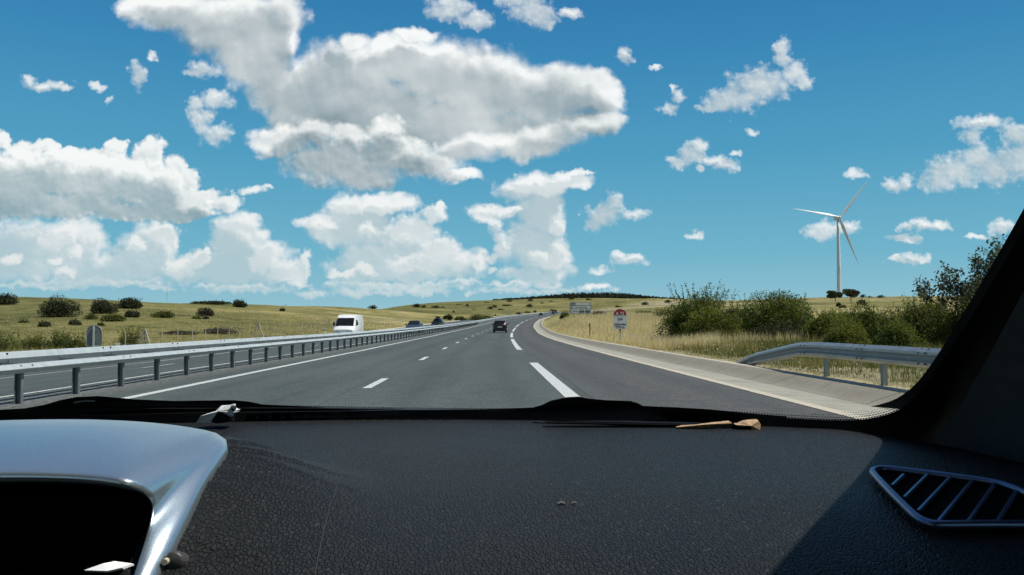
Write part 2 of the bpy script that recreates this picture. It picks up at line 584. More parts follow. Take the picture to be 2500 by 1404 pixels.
def _dense(tab):
    d = np.arange(-40, 1000, 1.0)
    y = np.interp(d, tab[:, 0], tab[:, 1])
    for w in (15, 15, 9):
        k = np.ones(w) / w
        y = np.convolve(np.pad(y, w // 2, mode='reflect', reflect_type='odd'), k, 'valid')
    return d, y


_dd, _xx = _dense(_Xr)
_, _zz = _dense(_Zc)


def Xr(d):
    """where the hard-shoulder line of our carriageway runs"""
    return np.where(np.asarray(d) > 990, np.interp(d, _Xr[:, 0], _Xr[:, 1]), np.interp(d, _dd, _xx))


def Zc(d):
    return np.interp(d, _dd, _zz)


def Zroad(s, d):
    """height of the carriageways; s is the offset from that line"""
    s, d = np.asarray(s, float), np.asarray(d, float)
    e = np.interp(d, [40, 100], [0, .02])
    k = np.interp(d, [60, 160], [.062, .035])
    return Zc(d) - e * s - k * np.maximum(-9.2 - s, 0)


# heights of the land, by direction (photo pixel at the level of the horizon) and distance
_DIST = [15, 25, 40, 55, 70, 90, 110, 160, 220, 300, 400, 550, 800, 1200, 1400, 2000, 4000]


def zc(py, d):
    return 1.24 + (792 - py) * d / F_PX


_LAND = {
    -900: [-.6, -.6, -.5, -.1, .6, 1.6, 2.8, 6, 10.5, 12, 11, 10, 10, 12, 12, 12, 12],
    0: [-.6, -.6, -.6, -.5, -.2, .7, 1.8, 4.8, zc(724, 220), 8.6, 8, 8, 8, 10, 10, 10, 10],
    150: [-.6, -.6, -.6, -.5, -.2, .7, 1.8, 4.7, zc(727, 220), 8.3, 8, 8, 8, 10, 10, 10, 10],
    300: [-.6, -.6, -.6, -.6, -.3, .6, 1.7, 4.4, zc(731, 220), 8.0, 8, 8, 8, 10, 10, 10, 10],
    600: [-.6, -.6, -.7, -.7, -.5, .2, 1.0, 3.2, 5.7, zc(740, 280), 8, 8, 8, 10, 10, 10, 10],
    750: [-.6, -.6, -.7, -.7, -.6, -.2, .5, 2.3, 4.5, 7.6, zc(746, 390), 9, 9, 10, 10, 10, 10],
    870: [-.6, -.6, -.7, -.7, -.7, -.4, .1, 1.5, 3.4, 6.0, zc(751, 400), 9.5, 10, 14, 14, 14, 14],
    950: [-.6, -.6, -.7, -.7, -.7, -.5, -.1, 1.0, 2.5, 4.6, 8.3, 11, 17, zc(748, 1150), 28, 24, 20],
    1000: [-.6, -.6, -.7, -.7, -.7, -.5, -.2, .7, 2.0, 4.0, 7.2, 10.8, 16.6, zc(742, 1200), 31, 26, 20],
    1100: [-.6, -.6, -.7, -.7, -.7, -.5, -.2, .5, 1.6, 3.3, 6.0, 9.6, 16, zc(735, 1200), 35, 30, 20],
    1250: [-.3, -.3, -.3, -.2, 0, .1, .3, .8, 1.6, 3.1, 5.2, 8.2, 15, 35, zc(728, 1400), 36, 20],
    1400: [.1, .1, .1, .1, .2, .95, 1.6, 2.4, 3.2, 4.4, 6.2, 8.9, 15.5, 36, zc(724, 1400), 40, 20],
    1550: [.2, .2, .2, .35, .8, 1.3, 1.8, 2.8, 4.0, 6, 8.5, 11.5, 17.5, 37, zc(725, 1400), 40, 20],
    1700: [.2, .22, .3, .5, .8, 1.2, 1.7, 3, 4.6, 7, 9.6, 13, 20, 35, zc(730, 1400), 36, 20],
    1850: [.2, .22, .35, .6, .9, 1.3, 1.8, 3.2, 4.9, 7.3, 10.6, 15, 24, zc(728, 1000) + 3, 36, 30, 20],
    2050: [.22, .25, .4, .7, 1.0, 1.4, 2.0, 3.5, 5.3, 8.0, 11.6, 17, 27, zc(726, 1000) + 2, 34, 28, 20],
    2500: [.25, .35, .6, .9, 1.2, 1.7, 2.3, 4, 6.0, 9, 12.5, 18, 28, zc(724, 1000), 32, 28, 20],
    3400: [.25, .35, .6, .9, 1.2, 1.7, 2.3, 4, 6.0, 9, 12.5, 18, 28, 33, 32, 28, 20],
}
_px = np.arange(-1500, 4000, 20.0)
_ld = np.linspace(math.log(12), math.log(4200), 160)
_keys = sorted(_LAND)
_rows = np.array([np.interp(_ld, np.log(_DIST), _LAND[k]) for k in _keys])
_tab = np.array([[0.0]])
_tab = np.stack([np.interp(_px, _keys, _rows[:, j]) for j in range(len(_ld))], axis=1)
for _ in range(3):
    for ax, w in ((0, 5), (1, 3)):
        pad = [(0, 0), (0, 0)]
        pad[ax] = (w // 2, w // 2)
        q = np.pad(_tab, pad, mode='edge')
        _tab = sum(np.take(q, np.arange(i, i + _tab.shape[ax]), axis=ax) for i in range(w)) / w


def _smooth(x):
    x = np.clip(x, 0, 1)
    return x * x * (3 - 2 * x)


def _hash_noise(x, y, seed):
    """smooth value noise on the plane, -1 to 1"""
    xi, yi = np.floor(x).astype(np.int64), np.floor(y).astype(np.int64)
    fx, fy = _smooth(x - xi), _smooth(y - yi)

    def h(a, b):
        n = (a * 374761393 + b * 668265263 + seed * 144269) & 0x7fffffff
        n = ((n ^ (n >> 13)) * 1274126177) & 0x7fffffff
        return (n ^ (n >> 16)) % 100003 / 50001.5 - 1
    return (h(xi, yi) * (1 - fx) + h(xi + 1, yi) * fx) * (1 - fy) + (h(xi, yi + 1) * (1 - fx) + h(xi + 1, yi + 1) * fx) * fy


def Zland(X, d):
    """height of the ground beside the road"""
    X, d = np.broadcast_arrays(np.asarray(X, float), np.asarray(d, float))
    dc = np.maximum(d, 13.0)
    px = np.clip(1246 + F_PX * X / dc, _px[0], _px[-1] - 1)
    i = (px - _px[0]) / 20.0
    j = np.clip((np.log(dc) - _ld[0]) / (_ld[1] - _ld[0]), 0, len(_ld) - 1.001)
    i0, j0 = i.astype(int), j.astype(int)
    fi, fj = i - i0, j - j0
    z = (_tab[i0, j0] * (1 - fi) + _tab[i0 + 1, j0] * fi) * (1 - fj) + (_tab[i0, j0 + 1] * (1 - fi) + _tab[i0 + 1, j0 + 1] * fi) * fj
    z = z + _hash_noise(X / 9, d / 9, 1) * np.clip((d - 25) / 900, 0.02, .25) + _hash_noise(X / 45, d / 45, 2) * np.clip((d - 60) / 500, 0, .7)
    s = X - Xr(d)
    # the verges come down to the road
    wr = _smooth((s - 5.35) / 3.5)
    z = np.where(s > 5.3, z * wr + (Zroad(5.0, d) + .15) * (1 - wr), z)
    wl = _smooth((-21.2 - s) / 5.0)
    z = np.where(s < -21.2, z * wl + (Zroad(-21.2, d) - .05) * (1 - wl), z)
    inside = (s <= 5.34) & (s >= -21.2) & (d < 690)
    z = np.where(inside, Zroad(np.clip(s, -21.2, 3.4), d) - .3, z)
    return z


def ground(X, d):
    return float(Zland(np.array([X]), np.array([d]))[0])


def hit(px, py, d0=14.0, d1=1500.0):
    """where the sight line of a photo pixel meets the land"""
    r = ray(px, py)
    d = np.geomspace(d0, d1, 1500)
    z = EYE.z + r.z * d
    g = Zland(r.x * d, d)
    k = np.nonzero(z <= g)[0]
    dd = d[k[0]] if len(k) else d1
    return float(r.x * dd), float(dd), ground(r.x * dd, dd)


# ------------------------------------------------------------------ materials of the land and the road
def grass_mat(t, b):
    p = world_pos(t)
    dry = attr(t, 'dry')
    n1 = t.noise(p, 0.035, 5, 0.6)
    n2 = t.noise(p, 0.35, 6, 0.65)
    n3 = t.noise(t.v('MULTIPLY', p, (1.0, .5, 1.0)), 1.5, 6, 0.72)
    tuft = t.noise(t.v('MULTIPLY', p, (.5, .22, .5)), 0.5, 5, 0.7)
    f = t.m('ADD', dry, t.m('MULTIPLY_ADD', t.m('SUBTRACT', n1, 0.5), 1.5, t.m('MULTIPLY', t.m('SUBTRACT', n2, 0.5), 1.3)), clamp=True)
    col = t.ramp(f, [(0.0, (0.07, 0.08, 0.026)), (0.3, (0.165, 0.162, 0.058)), (0.6, (0.285, 0.25, 0.10)), (1.0, (0.52, 0.44, 0.22))])
    col = t.mix(t.rng(n3, 0.30, 0.66, 0.85, 0.0), col, t.v('MULTIPLY', col, (0.46, 0.50, 0.42)))
    col = t.mix(t.rng(tuft, 0.56, 0.72, 0.0, 0.6), col, t.v('MULTIPLY', col, (0.52, 0.60, 0.45)))
    col = t.mix(t.rng(tuft, 0.30, 0.44, 0.75, 0.0), col, t.v('MULTIPLY', col, (1.5, 1.38, 1.35)))
    bare = t.m('MULTIPLY', attr(t, 'bare'), t.rng(n2, 0.38, 0.6), clamp=True)
    col = t.mix(bare, col, (0.42, 0.37, 0.27))
    t.put(b.inputs['Base Color'], col)
    bump(t, b, t.m('ADD', n3, n2), 0.9, 0.25)


M = {}
M['grass_land'] = material('grass_land', grass_mat, rough=0.95, spec=0.1)


def asphalt_mat(t, b):
    p = world_pos(t)
    big = t.noise(t.v('MULTIPLY', p, (1.0, 0.12, 1.0)), 0.55, 4, 0.6)
    mid = t.noise(p, 2.2, 5, 0.6)
    fine = t.noise(t.v('MULTIPLY', p, (1.0, .35, 1.0)), 16.0, 6, 0.8)
    worn = t.noise(t.v('MULTIPLY', p, (1.0, .05, 1.0)), 1.8, 5, 0.7)
    spot = t.noise(p, 0.9, 3, 0.5)
    vor = t.voro(p, 42.0)
    s = attr(t, 'offset')
    # the wheel tracks are a little darker and smoother, the hard shoulder browner
    tr = t.m('ABSOLUTE', t.m('SUBTRACT', t.m('ABSOLUTE', t.m('SUBTRACT', t.m('PINGPONG', t.m('ADD', s, 3.8), 1.9), 1.0)), 0.0))
    col = t.mix(t.rng(big, 0.3, 0.7), (0.066, 0.084, 0.080), (0.088, 0.105, 0.098))
    col = t.mix(t.m('MULTIPLY', t.rng(s, -0.3, 0.9), t.rng(mid, 0.25, 0.65, 0.35, 0.95)), col, (0.094, 0.088, 0.085))
    col = t.mix(t.rng(tr, 0.0, 0.55, 0.45, 0.0), col, (0.048, 0.060, 0.058))
    grit = t.m('ADD', t.rng(fine, 0.28, 0.74, 0.45, 1.5), t.rng(vor, 0.0, 0.10, 1.5, 0.0))
    col = t.v('MULTIPLY', col, t.v('SCALE', (1.0, 1.0, 1.0), s=grit))
    col = t.mix(t.rng(worn, 0.56, 0.70, 0.0, 0.6), col, (0.040, 0.050, 0.049))
    col = t.mix(t.rng(spot, 0.68, 0.74, 0.0, 0.4), col, (0.035, 0.042, 0.041))
    seam = t.m('MINIMUM', t.m('ABSOLUTE', t.m('SUBTRACT', s, 0.32)), t.m('ABSOLUTE', t.m('ADD', s, 4.05)))
    col = t.mix(t.rng(seam, 0.0, 0.03, 0.6, 0.0), col, (0.025, 0.03, 0.03))
    col = t.v('SCALE', col, s=t.m('MULTIPLY', t.rng(mid, 0.3, 0.7, 0.84, 1.14), t.rng(big, 0.3, 0.7, 0.93, 1.07)))
    edge = t.m('MULTIPLY', t.rng(s, -8.7, -8.0, 1.0, 0.0), t.rng(s, -10.0, -9.4, 0.0, 1.0))
    col = t.mix(t.m('MULTIPLY', edge, t.rng(t.noise(p, 9.0, 5, 0.7), 0.42, 0.62)), col, (0.20, 0.195, 0.18))
    t.put(b.inputs['Base Color'], col)
    t.put(b.inputs['Roughness'], t.rng(mid, 0.3, 0.7, 0.72, 0.88))
    bump(t, b, t.m('ADD', fine, t.m('MULTIPLY', vor, 0.6)), 0.35, 0.012)


M['asphalt'] = material('asphalt', asphalt_mat, rough=0.8, spec=0.3)


def paint_mat(t, b):
    p = world_pos(t)
    n = t.noise(p, 14.0, 6, 0.75)
    w = t.noise(p, 90.0, 3, 0.7)
    f = t.m('ADD', t.rng(n, 0.48, 0.72), t.rng(w, 0.56, 0.72, 0.0, 0.7), clamp=True)
    t.put(b.inputs['Base Color'], t.mix(t.m('MULTIPLY', f, 0.75), (0.58, 0.60, 0.585), (0.16, 0.17, 0.165)))


M['road_paint'] = material('road_paint', paint_mat, rough=0.6)


def concrete_mat(t, b):
    p = world_pos(t)
    d = attr(t, 'along')
    s = attr(t, 'offset')
    n = t.noise(p, 1.3, 6, 0.65)
    f = t.noise(p, 22.0, 4, 0.7)
    st = t.noise(t.v('MULTIPLY', p, (1.0, 2.6, 1.0)), 3.0, 4, 0.6)
    col = t.ramp(n, [(0.25, (0.24, 0.23, 0.19)), (0.5, (0.33, 0.32, 0.27)), (0.8, (0.39, 0.38, 0.325))])
    # the slabs: the flat apron is lighter than the bank
    col = t.mix(t.rng(s, 4.5, 4.75, 0.0, 0.5), col, (0.20, 0.178, 0.132))
    col = t.mix(t.rng(s, 5.12, 5.16, 0.0, 0.75), col, (0.50, 0.47, 0.39))
    col = t.mix(t.rng(s, 3.56, 3.60, 0.8, 0.0), col, (0.52, 0.48, 0.38))
    col = t.v('SCALE', col, s=t.rng(f, 0.25, 0.75, 0.80, 1.18))
    j = t.m('ABSOLUTE', t.m('SUBTRACT', t.m('FRACT', t.m('DIVIDE', t.m('MULTIPLY_ADD', s, 0.5, d), 4.6)), 0.5))
    joint = t.m('MULTIPLY', t.rng(j, 0.0, 0.009, 1.0, 0.0), t.m('GREATER_THAN', s, 3.6))
    col = t.mix(t.m('MULTIPLY', joint, 0.8), col, (0.05, 0.047, 0.04))
    blot = t.m('MULTIPLY', t.rng(st, 0.58, 0.75), t.rng(s, 4.3, 4.8, 0.1, 0.75))
    col = t.mix(blot, col, (0.16, 0.15, 0.12))
    crease = t.rng(t.m('ABSOLUTE', t.m('SUBTRACT', s, 4.62)), 0.0, 0.035, 0.55, 0.0)
    col = t.mix(crease, col, (0.13, 0.12, 0.095))
    t.put(b.inputs['Base Color'], col)
    bump(t, b, f, 0.25, 0.01)


M['concrete'] = material('concrete', concrete_mat, rough=0.9, spec=0.2)
M['galvanised'] = mottled('galvanised', (0.47, 0.53, 0.525), 0.12, 5.0, rough=0.45, metal=0.25, bmp=0.03, world_space=True)
M['galvanised_dull'] = mottled('galvanised_dull', (0.20, 0.225, 0.225), 0.2, 6.0, rough=0.5, metal=0.45, world_space=True)
M['galvanised_shaded'] = mottled('galvanised_shaded', (0.33, 0.37, 0.37), 0.25, 4.0, rough=0.42, metal=0.6, bmp=0.05, world_space=True)  # darker copy of the zinc, shade of the right rail put into its colour
M['bolt'] = mottled('bolt', (0.05, 0.052, 0.055), 0.3, 40.0, rough=0.5, metal=0.6)

# ------------------------------------------------------------------ the land: one sheet from under the car to beyond the last hill
s_pos = np.concatenate([np.arange(-30, -21.4, .7), [-21.21, -21.0], np.arange(-20, 5, 2.5), [5.3, 5.36, 5.6, 6.0, 6.5, 7.1, 7.8, 8.6, 9.5], np.arange(10.5, 31, 1.1)])
out = 31 * 1.042 ** np.arange(0, 110)
s_all = np.concatenate([-(out[::-1] - 1 + .2), s_pos, out])
d_all = np.concatenate([np.arange(-30, 20, 1.2), 20 * 1.021 ** np.arange(0, 258)])
S, D = np.meshgrid(s_all, d_all)
XX = Xr(D) + S
ZZ = Zland(XX, D)
px_ = 1246 + F_PX * XX / np.maximum(D, 15)
# how dry the grass is: pale straw beside the road and on the near slopes, greener on the left hill and the far fields
dry = np.full(S.shape, .40)
dry = np.where((S > 5), np.interp(D, [60, 130, 300, 900], [.92, .86, .48, .52]), dry)
dry = np.where((S > 5.6) & (D < 60), np.interp(D, [24, 42], [.28, .75]), dry)
dry = np.where((S > 9) & (D < 90) & (px_ > 1800), .24, dry)
lf = (S < -20)
dry = np.where(lf, np.interp(px_, [0, 450, 700, 950, 1150], [.27, .36, .52, .60, .48]), dry)
dry = np.where(lf & (D > 380), np.interp(px_, [900, 1100, 1300], [.34, .34, .40]), dry)
dry = np.where(lf & (D < 70), np.interp(px_, [0, 300, 700], [.15, .3, .5]), dry)
dry = dry + .12 * _hash_noise(XX / 30, D / 55, 5) + .10 * _hash_noise(XX / 9, D / 22, 6)
bare = np.where((S > 5.3) & (S < 8) & (D < 60), .6, 0.0)
bare = np.maximum(bare, np.where((S > 10) & (D > 420), np.clip(_hash_noise(XX / 90, D / 140, 9) * 1.5, 0, 1), 0))
nr, nc = S.shape
idx = np.arange(nr * nc).reshape(nr, nc)
quads = np.stack([idx[:-1, :-1], idx[:-1, 1:], idx[1:, 1:], idx[1:, :-1]], axis=-1).reshape(-1, 4)
land = np_mesh('ground', np.stack([XX, D, ZZ], -1).reshape(-1, 3), quads, M['grass_land'], attrs={'dry': dry.ravel(), 'bare': bare.ravel()}, smooth=True)
tag(land, 'dry grassland rolling up to low hills on both sides of the road', 'grassland', kind='structure')


def ribbon(name, s_list, dz, mat, d0, d1, step, parent=None, zfn=None):
    """a sheet that follows the road; s_list are offsets, dz heights over the carriageway"""
    d = [d0]
    while d[-1] < d1 - 1e-6:
        d.append(min(d1, d[-1] + step * max(1.0, d[-1] / 60)))
    d = np.array(d)
    ss = np.array(s_list)
    S_, D_ = np.meshgrid(ss, d)
    Z_ = (zfn(S_, D_) if zfn else Zroad(S_, D_)) + np.array(dz)[None, :]
    X_ = Xr(D_) + S_
    n_r, n_c = S_.shape
    ii = np.arange(n_r * n_c).reshape(n_r, n_c)
    qd = np.stack([ii[:-1, :-1], ii[:-1, 1:], ii[1:, 1:], ii[1:, :-1]], -1).reshape(-1, 4)
    return np_mesh(name, np.stack([X_, D_, Z_], -1).reshape(-1, 3), qd, mat, parent, attrs={'offset': S_.ravel(), 'along': D_.ravel()}, smooth=True)


road = ribbon('road', [-20.3, -17, -14, -11, -9.2, -8, -6, -4, -2, 0, 2, 3.4], [0] * 12, M['asphalt'], -28, 640, 1.5)
tag(road, 'grey asphalt motorway curving away to the right', 'road', kind='structure')


def dashes(name, s, w, first, length, period, d1, thick=1.0):
    mb_v, mb_q, n = [], [], 0
    d = first
    while d < d1:
        k = max(2, int(length / 2))
        dd_ = np.linspace(d, d + length, k)
        lift = .005 + d * 4e-5
        for q, y in enumerate(dd_):
            for sx in (-w / 2, w / 2):
                mb_v.append((float(Xr(y)) + s + sx, y, float(Zroad(s + sx, y)) + lift))
            if q:
                b0 = n + 2 * q
                mb_q.append((b0 - 2, b0 - 1, b0 + 1, b0))
        n += 2 * k
        d += period
    return np_mesh(name, np.array(mb_v), np.array(mb_q), M['road_paint'], road)


dashes('lane_marking', -3.8, .165, 16.6, 3.0, 13.0, 600)
# the hard-shoulder line: long dashes with short gaps
for a, bb in ((-8, 27.6), (41.5, 70.5), (79, 108), (119, 152), (163, 196), (208, 240), (252, 285), (297, 330), (342, 375), (388, 420), (432, 465), (480, 510), (524, 560)):
    dashes('hard_shoulder_marking', 0.0, .27, a, bb - a, 1e6, bb)
ribbon('edge_line', [-7.60, -7.40], [.006, .006], M['road_paint'], -20, 620, 2.0, road)
ribbon('edge_line', [-10.18, -9.98], [.006, .006], M['road_paint'], -20, 620, 2.0, road)
dashes('lane_marking', -13.4, .17, 3.5, 3.0, 13.0, 420)
ribbon('edge_line', [-17.1, -16.9], [.006, .006], M['road_paint'], -20, 500, 2.0, road)

gut = ribbon('gutter', [3.38, 3.56, 3.62, 4.1, 4.58, 4.66, 4.9, 5.12, 5.16, 5.30, 5.38], [.008, .012, .008, -.02, -.045, -.035, .075, .175, .185, .19, .02], M['concrete'], -28, 640, 1.2, zfn=lambda s, d: Zroad(3.4 + 0 * s, d))
tag(gut, 'pale concrete drainage gutter with a sloping bank along the hard shoulder', 'gutter', kind='structure')
gl = ribbon('gutter', [-21.25, -21.0, -20.6, -20.28], [.06, .05, .005, .006], M['concrete'], -28, 640, 2.0, zfn=lambda s, d: Zroad(-20.3 + 0 * s, d))
tag(gl, 'narrow pale concrete gutter along the far edge of the opposite carriageway', 'gutter', kind='structure')


# ------------------------------------------------------------------ guardrails
def rail_sweep(name, profile, pts, mat, parent, smooth=False):
    """a profile of (across, up) pairs swept along points; across is to the right of the direction of travel"""
    rows = []
    for i, p in enumerate(pts):
        t = Vector(pts[min(i + 1, len(pts) - 1)]) - Vector(pts[max(i - 1, 0)])
        t.z = 0
        t.normalize()
        rt = Vector((t.y, -t.x, 0))
        rows.append([Vector(p) + rt * a + Vector((0, 0, h)) for a, h in profile])
    o = MB().grid(rows).build(name, mat, parent, smooth=smooth)
    return o


def along(s, d0, d1, step):
    d, out_ = d0, []
    while d < d1:
        out_.append((float(Xr(d)) + s, d, float(Zroad(s, d))))
        d += step * max(1.0, d / 80)
    return out_


# the double guardrail in the median, one thing with its beams and its posts
S_POST = -8.78
rail_root = empty('guardrail', (float(Xr(20)) + S_POST, 20, 0))
tag(rail_root, 'long double galvanised guardrail on posts between the two carriageways', 'guardrail')
inv = Matrix.Translation(-rail_root.location)


def under(o, root):
    """parents an object built in world space without moving it"""
    o.parent = root
    o.matrix_parent_inverse = root.matrix_basis.inverted()
    return o


def child(mb, name, mat, root, **kw):
    return under(mb.build(name, mat, None, **kw), root)


front = [(.045, .485), (.05, .478), (.09, .484), (.155, .548), (.158, .556), (.152, .564), (.09, .612), (.07, .621), (.02, .627), (.015, .615)]
pts = along(S_POST, 2, 600, 1.85)
o = rail_sweep('front_beam', front, pts, M['galvanised'], None)
under(o, rail_root)
back = [(-.30, .46), (-.285, .50), (-.295, .60), (-.25, .693), (-.247, .70), (-.253, .708), (-.31, .785), (-.33, .797), (-.38, .80), (-.40, .79)]
o = rail_sweep('back_beam', back, pts, M['galvanised'], None)
under(o, rail_root)
d = 13.4 - 1.85 * 6
first_post = None
n_post = 0
bolt_at = []
while d < 190 and n_post < 100:
    x, z = float(Xr(d)) + S_POST, float(Zroad(S_POST, d))
    if first_post is None:
        mb = MB()
        # a C section post with a spacer arm to each beam
        mb.box((-.055, -.035, -.3), (-.045, .035, .62)).box((-.045, .028, -.3), (.045, .035, .62)).box((.045, -.035, -.3), (.055, .035, .62))
        mb.box((-.29, -.03, .55), (-.055, .03, .64)).box((.055, -.03, .50), (.07, .03, .60)).box((-.275, -.04, .56), (-.262, .04, .66))
        first_post = mb.build('post', M['galvanised_dull'], None)
        pc = first_post
    else:
        pc = first_post.copy()
        C.objects.link(pc)
    pc.location = (x, d, z)
    pc.rotation_euler = (0, 0, 0)
    under(pc, rail_root)
    if d < 48 and n_post % 2 == 0:
        for dy in (-.16, .16):
            bolt_at += [(x + .114, d + dy, z + .593), (x - .291, d + dy, z + .775), (x - .279, d + dy, z + .65)]
    d += 1.85
    n_post += 1


def set_bolts(spots, root):
    first = None
    for q in spots:
        if first is None:
            first = MB().tube([(-.011, 0, 0), (.011, 0, 0)], .016, 6).build('bolt', M['bolt'], None)
            c = first
        else:
            c = first.copy()
            C.objects.link(c)
        c.location = q
        under(c, root)


set_bolts(bolt_at, rail_root)

# the guardrail on the right, ending in a ramp that dives into the verge
S_R = 5.55
rr = empty('guardrail', (float(Xr(15)) + S_R, 15, .2))
tag(rr, 'short galvanised guardrail on the right verge whose end slopes down into the grass', 'guardrail')
W = [(0.0, .30), (-.01, .31), (-.075, .345), (-.08, .39), (-.02, .43), (-.005, .455), (-.02, .48), (-.08, .52), (-.078, .565), (-.02, .605), (.01, .625), (.03, .625), (.03, .60)]
pts_r = []
for d in np.concatenate([np.arange(-12, 18.6, 1.0), [18.9, 19.3, 20.2, 21.2, 22.2, 23.0, 23.7]]):
    drop = np.interp(d, [18.5, 19.2, 22.2, 23.7], [0, .03, .36, .62])
    x = float(Xr(d)) + S_R + np.interp(d, [18, 24], [0, -.05])
    pts_r.append((x, float(d), float(Zroad(5.0, d)) + .24 - drop))
o = fix_normals(rail_sweep('beam', W, pts_r, M['galvanised_shaded'], None))
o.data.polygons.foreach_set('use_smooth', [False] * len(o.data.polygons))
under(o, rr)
pr = None
for d in (17.85, 15.25, 12.9, 10.6, 8.3, 6.0, 3.7):
    x, z = float(Xr(d)) + S_R, float(Zroad(5.0, d)) + .14
    if pr is None:
        mb = MB()
        mb.box((.035, -.05, -.3), (.045, .05, .68)).box((.045, .04, -.3), (.12, .05, .68)).box((.045, -.05, -.3), (.12, -.04, .68)).box((-.01, -.03, .5), (.035, .03, .62))
        pr = mb.build('post', M['galvanised_dull'], None)
        pc = pr
    else:
        pc = pr.copy()
        C.objects.link(pc)
    pc.location = (x, d, z)
    under(pc, rr)
bolt_at = []
for d in (18.75, 15.9, 13.6):
    for dy in (-.11, .11):
        for h in (.37, .545, .615):
            hx = -.085 if h < .6 else -.01
            bolt_at.append((float(Xr(d)) + S_R + hx, d + dy, float(Zroad(5.0, d)) + .24 + h))
set_bolts(bolt_at, rr)

# ------------------------------------------------------------------ vegetation
def leaf_mat(name, dark, mid, light, trans=0.35):
    m = bpy.data.materials.new(name)
    m.use_nodes = True
    t = NT(m.node_tree)
    b = m.node_tree.nodes['Principled BSDF']
    tint = attr(t, 'tint')
    n = t.noise(world_pos(t), 1.6, 4, 0.6)
    f = t.m('ADD', tint, t.m('MULTIPLY', t.m('SUBTRACT', n, 0.5), 0.8), clamp=True)
    col = t.ramp(f, [(0.1, dark), (0.5, mid), (0.95, light)])
    t.put(b.inputs['Base Color'], col)
    b.inputs['Roughness'].default_value = 0.6
    b.inputs['Specular IOR Level'].default_value = 0.3
    tr = t.new('ShaderNodeBsdfTranslucent')
    t.put(tr.inputs[0], t.v('MULTIPLY', col, (1.3, 1.3, 0.6)))
    mx = t.new('ShaderNodeMixShader')
    mx.inputs[0].default_value = trans
    t.l.new(b.outputs[0], mx.inputs[1])
    t.l.new(tr.outputs[0], mx.inputs[2])
    t.l.new(mx.outputs[0], m.node_tree.nodes['Material Output'].inputs[0])
    return m


M['leaf_dark'] = leaf_mat('leaf_dark', (.018, .024, .012), (.034, .043, .018), (.075, .085, .030), .25)
M['leaf_olive'] = leaf_mat('leaf_olive', (.034, .045, .013), (.085, .105, .026), (.19, .20, .05), .42)
M['leaf_yellow'] = leaf_mat('leaf_yellow', (.052, .070, .014), (.13, .155, .030), (.26, .26, .065), .42)
M['leaf_fresh'] = leaf_mat('leaf_fresh', (.024, .042, .010), (.068, .105, .022), (.19, .225, .045), .42)
M['leaf_grey'] = leaf_mat('leaf_grey', (.030, .042, .030), (.066, .080, .055), (.14, .155, .10), .3)
M['leaf_purple'] = leaf_mat('leaf_purple', (.040, .034, .026), (.075, .064, .045), (.12, .105, .07), .2)
M['bark'] = mottled('bark', (.085, .070, .052), .35, 14, rough=.9, spec=.2)


def leaves(pts, size, r, aspect=1.9, up=0.3):
    """one small diamond-shaped leaf at each point, turned every way"""
    n = len(pts)
    a = r.normal(size=(n, 3))
    a[:, 2] += up
    a /= np.linalg.norm(a, axis=1, keepdims=True)
    b = r.normal(size=(n, 3))
    b -= a * (a * b).sum(1, keepdims=True)
    b /= np.linalg.norm(b, axis=1, keepdims=True)
    sz = size * r.uniform(.6, 1.35, (n, 1))
    v = np.stack([pts - a * sz * .5, pts + b * sz * .5 / aspect, pts + a * sz * .5, pts - b * sz * .5 / aspect], 1).reshape(-1, 3)
    q = np.arange(4 * n).reshape(n, 4)
    return v, q


def crown_points(lumps, n, r, shell=0.55):
    """points through a set of ellipsoid clumps, thicker towards their skins, with holes left between"""
    vol = np.array([l[3] * l[4] * l[5] for l in lumps]) ** .75
    k = r.choice(len(lumps), n, p=vol / vol.sum())
    L = np.array(lumps)[k]
    u = r.normal(size=(n, 3))
    u /= np.linalg.norm(u, axis=1, keepdims=True)
    rad = r.uniform(0, 1, (n, 1)) ** (1 / 3)
    rad = np.where(r.uniform(size=(n, 1)) < shell, r.uniform(.78, 1.08, (n, 1)), rad)
    p = L[:, :3] + u * rad * L[:, 3:6]
    hole = _hash_noise(p[:, 0] * 2.1 + p[:, 2] * 1.3, p[:, 1] * 2.1 + p[:, 2] * 2.3, 11) > .5
    keep = ~hole | (r.uniform(size=n) < .25)
    tint = np.clip(.5 + .35 * _hash_noise(k * 3.7 + .5, k * 1.3 + .2, 3) + r.normal(size=n) * .2, 0, 1)
    return p[keep], tint[keep]


def lump_set(w, dep, h, r, n, base=0.06):
    out_ = []
    for i in range(n):
        a = r.uniform(0, 2 * math.pi)
        q = math.sqrt(r.uniform()) * .62
        x, y = math.cos(a) * q * w * .5, math.sin(a) * q * dep * .5
        edge = 1 - .55 * q
        top = h * edge * r.uniform(.75, 1.0)
        rz = top * r.uniform(.3, .46)
        rw = w * r.uniform(.16, .27)
        out_.append((x, y, max(top - rz, base * h + rz * .8), rw, rw * dep / w, rz))
        if rz < top * .5:
            out_.append((x * 1.1, y * 1.1, top * .33, rw * 1.1, rw * 1.1 * dep / w, top * .34))
    return out_


def sprigs(w, dep, h, r, n, reach, step):
    """shoots that stand out of the crown, as lines of points"""
    out_ = []
    for i in range(n):
        a = r.uniform(0, 2 * math.pi)
        q = math.sqrt(r.uniform()) * .40
        p0 = np.array([math.cos(a) * q * w, math.sin(a) * q * dep, h * r.uniform(.55, .8) * (1 - .35 * q)])
        dr = np.array([math.cos(a) * q * 1.1, math.sin(a) * q * 1.1, 1.0]) + r.normal(size=3) * .22
        dr /= np.linalg.norm(dr)
        ln = reach * r.uniform(.5, 1.2)
        for k in np.arange(0, ln, step):
            out_.append(p0 + dr * k + r.normal(size=3) * step * .7)
    return np.array(out_)


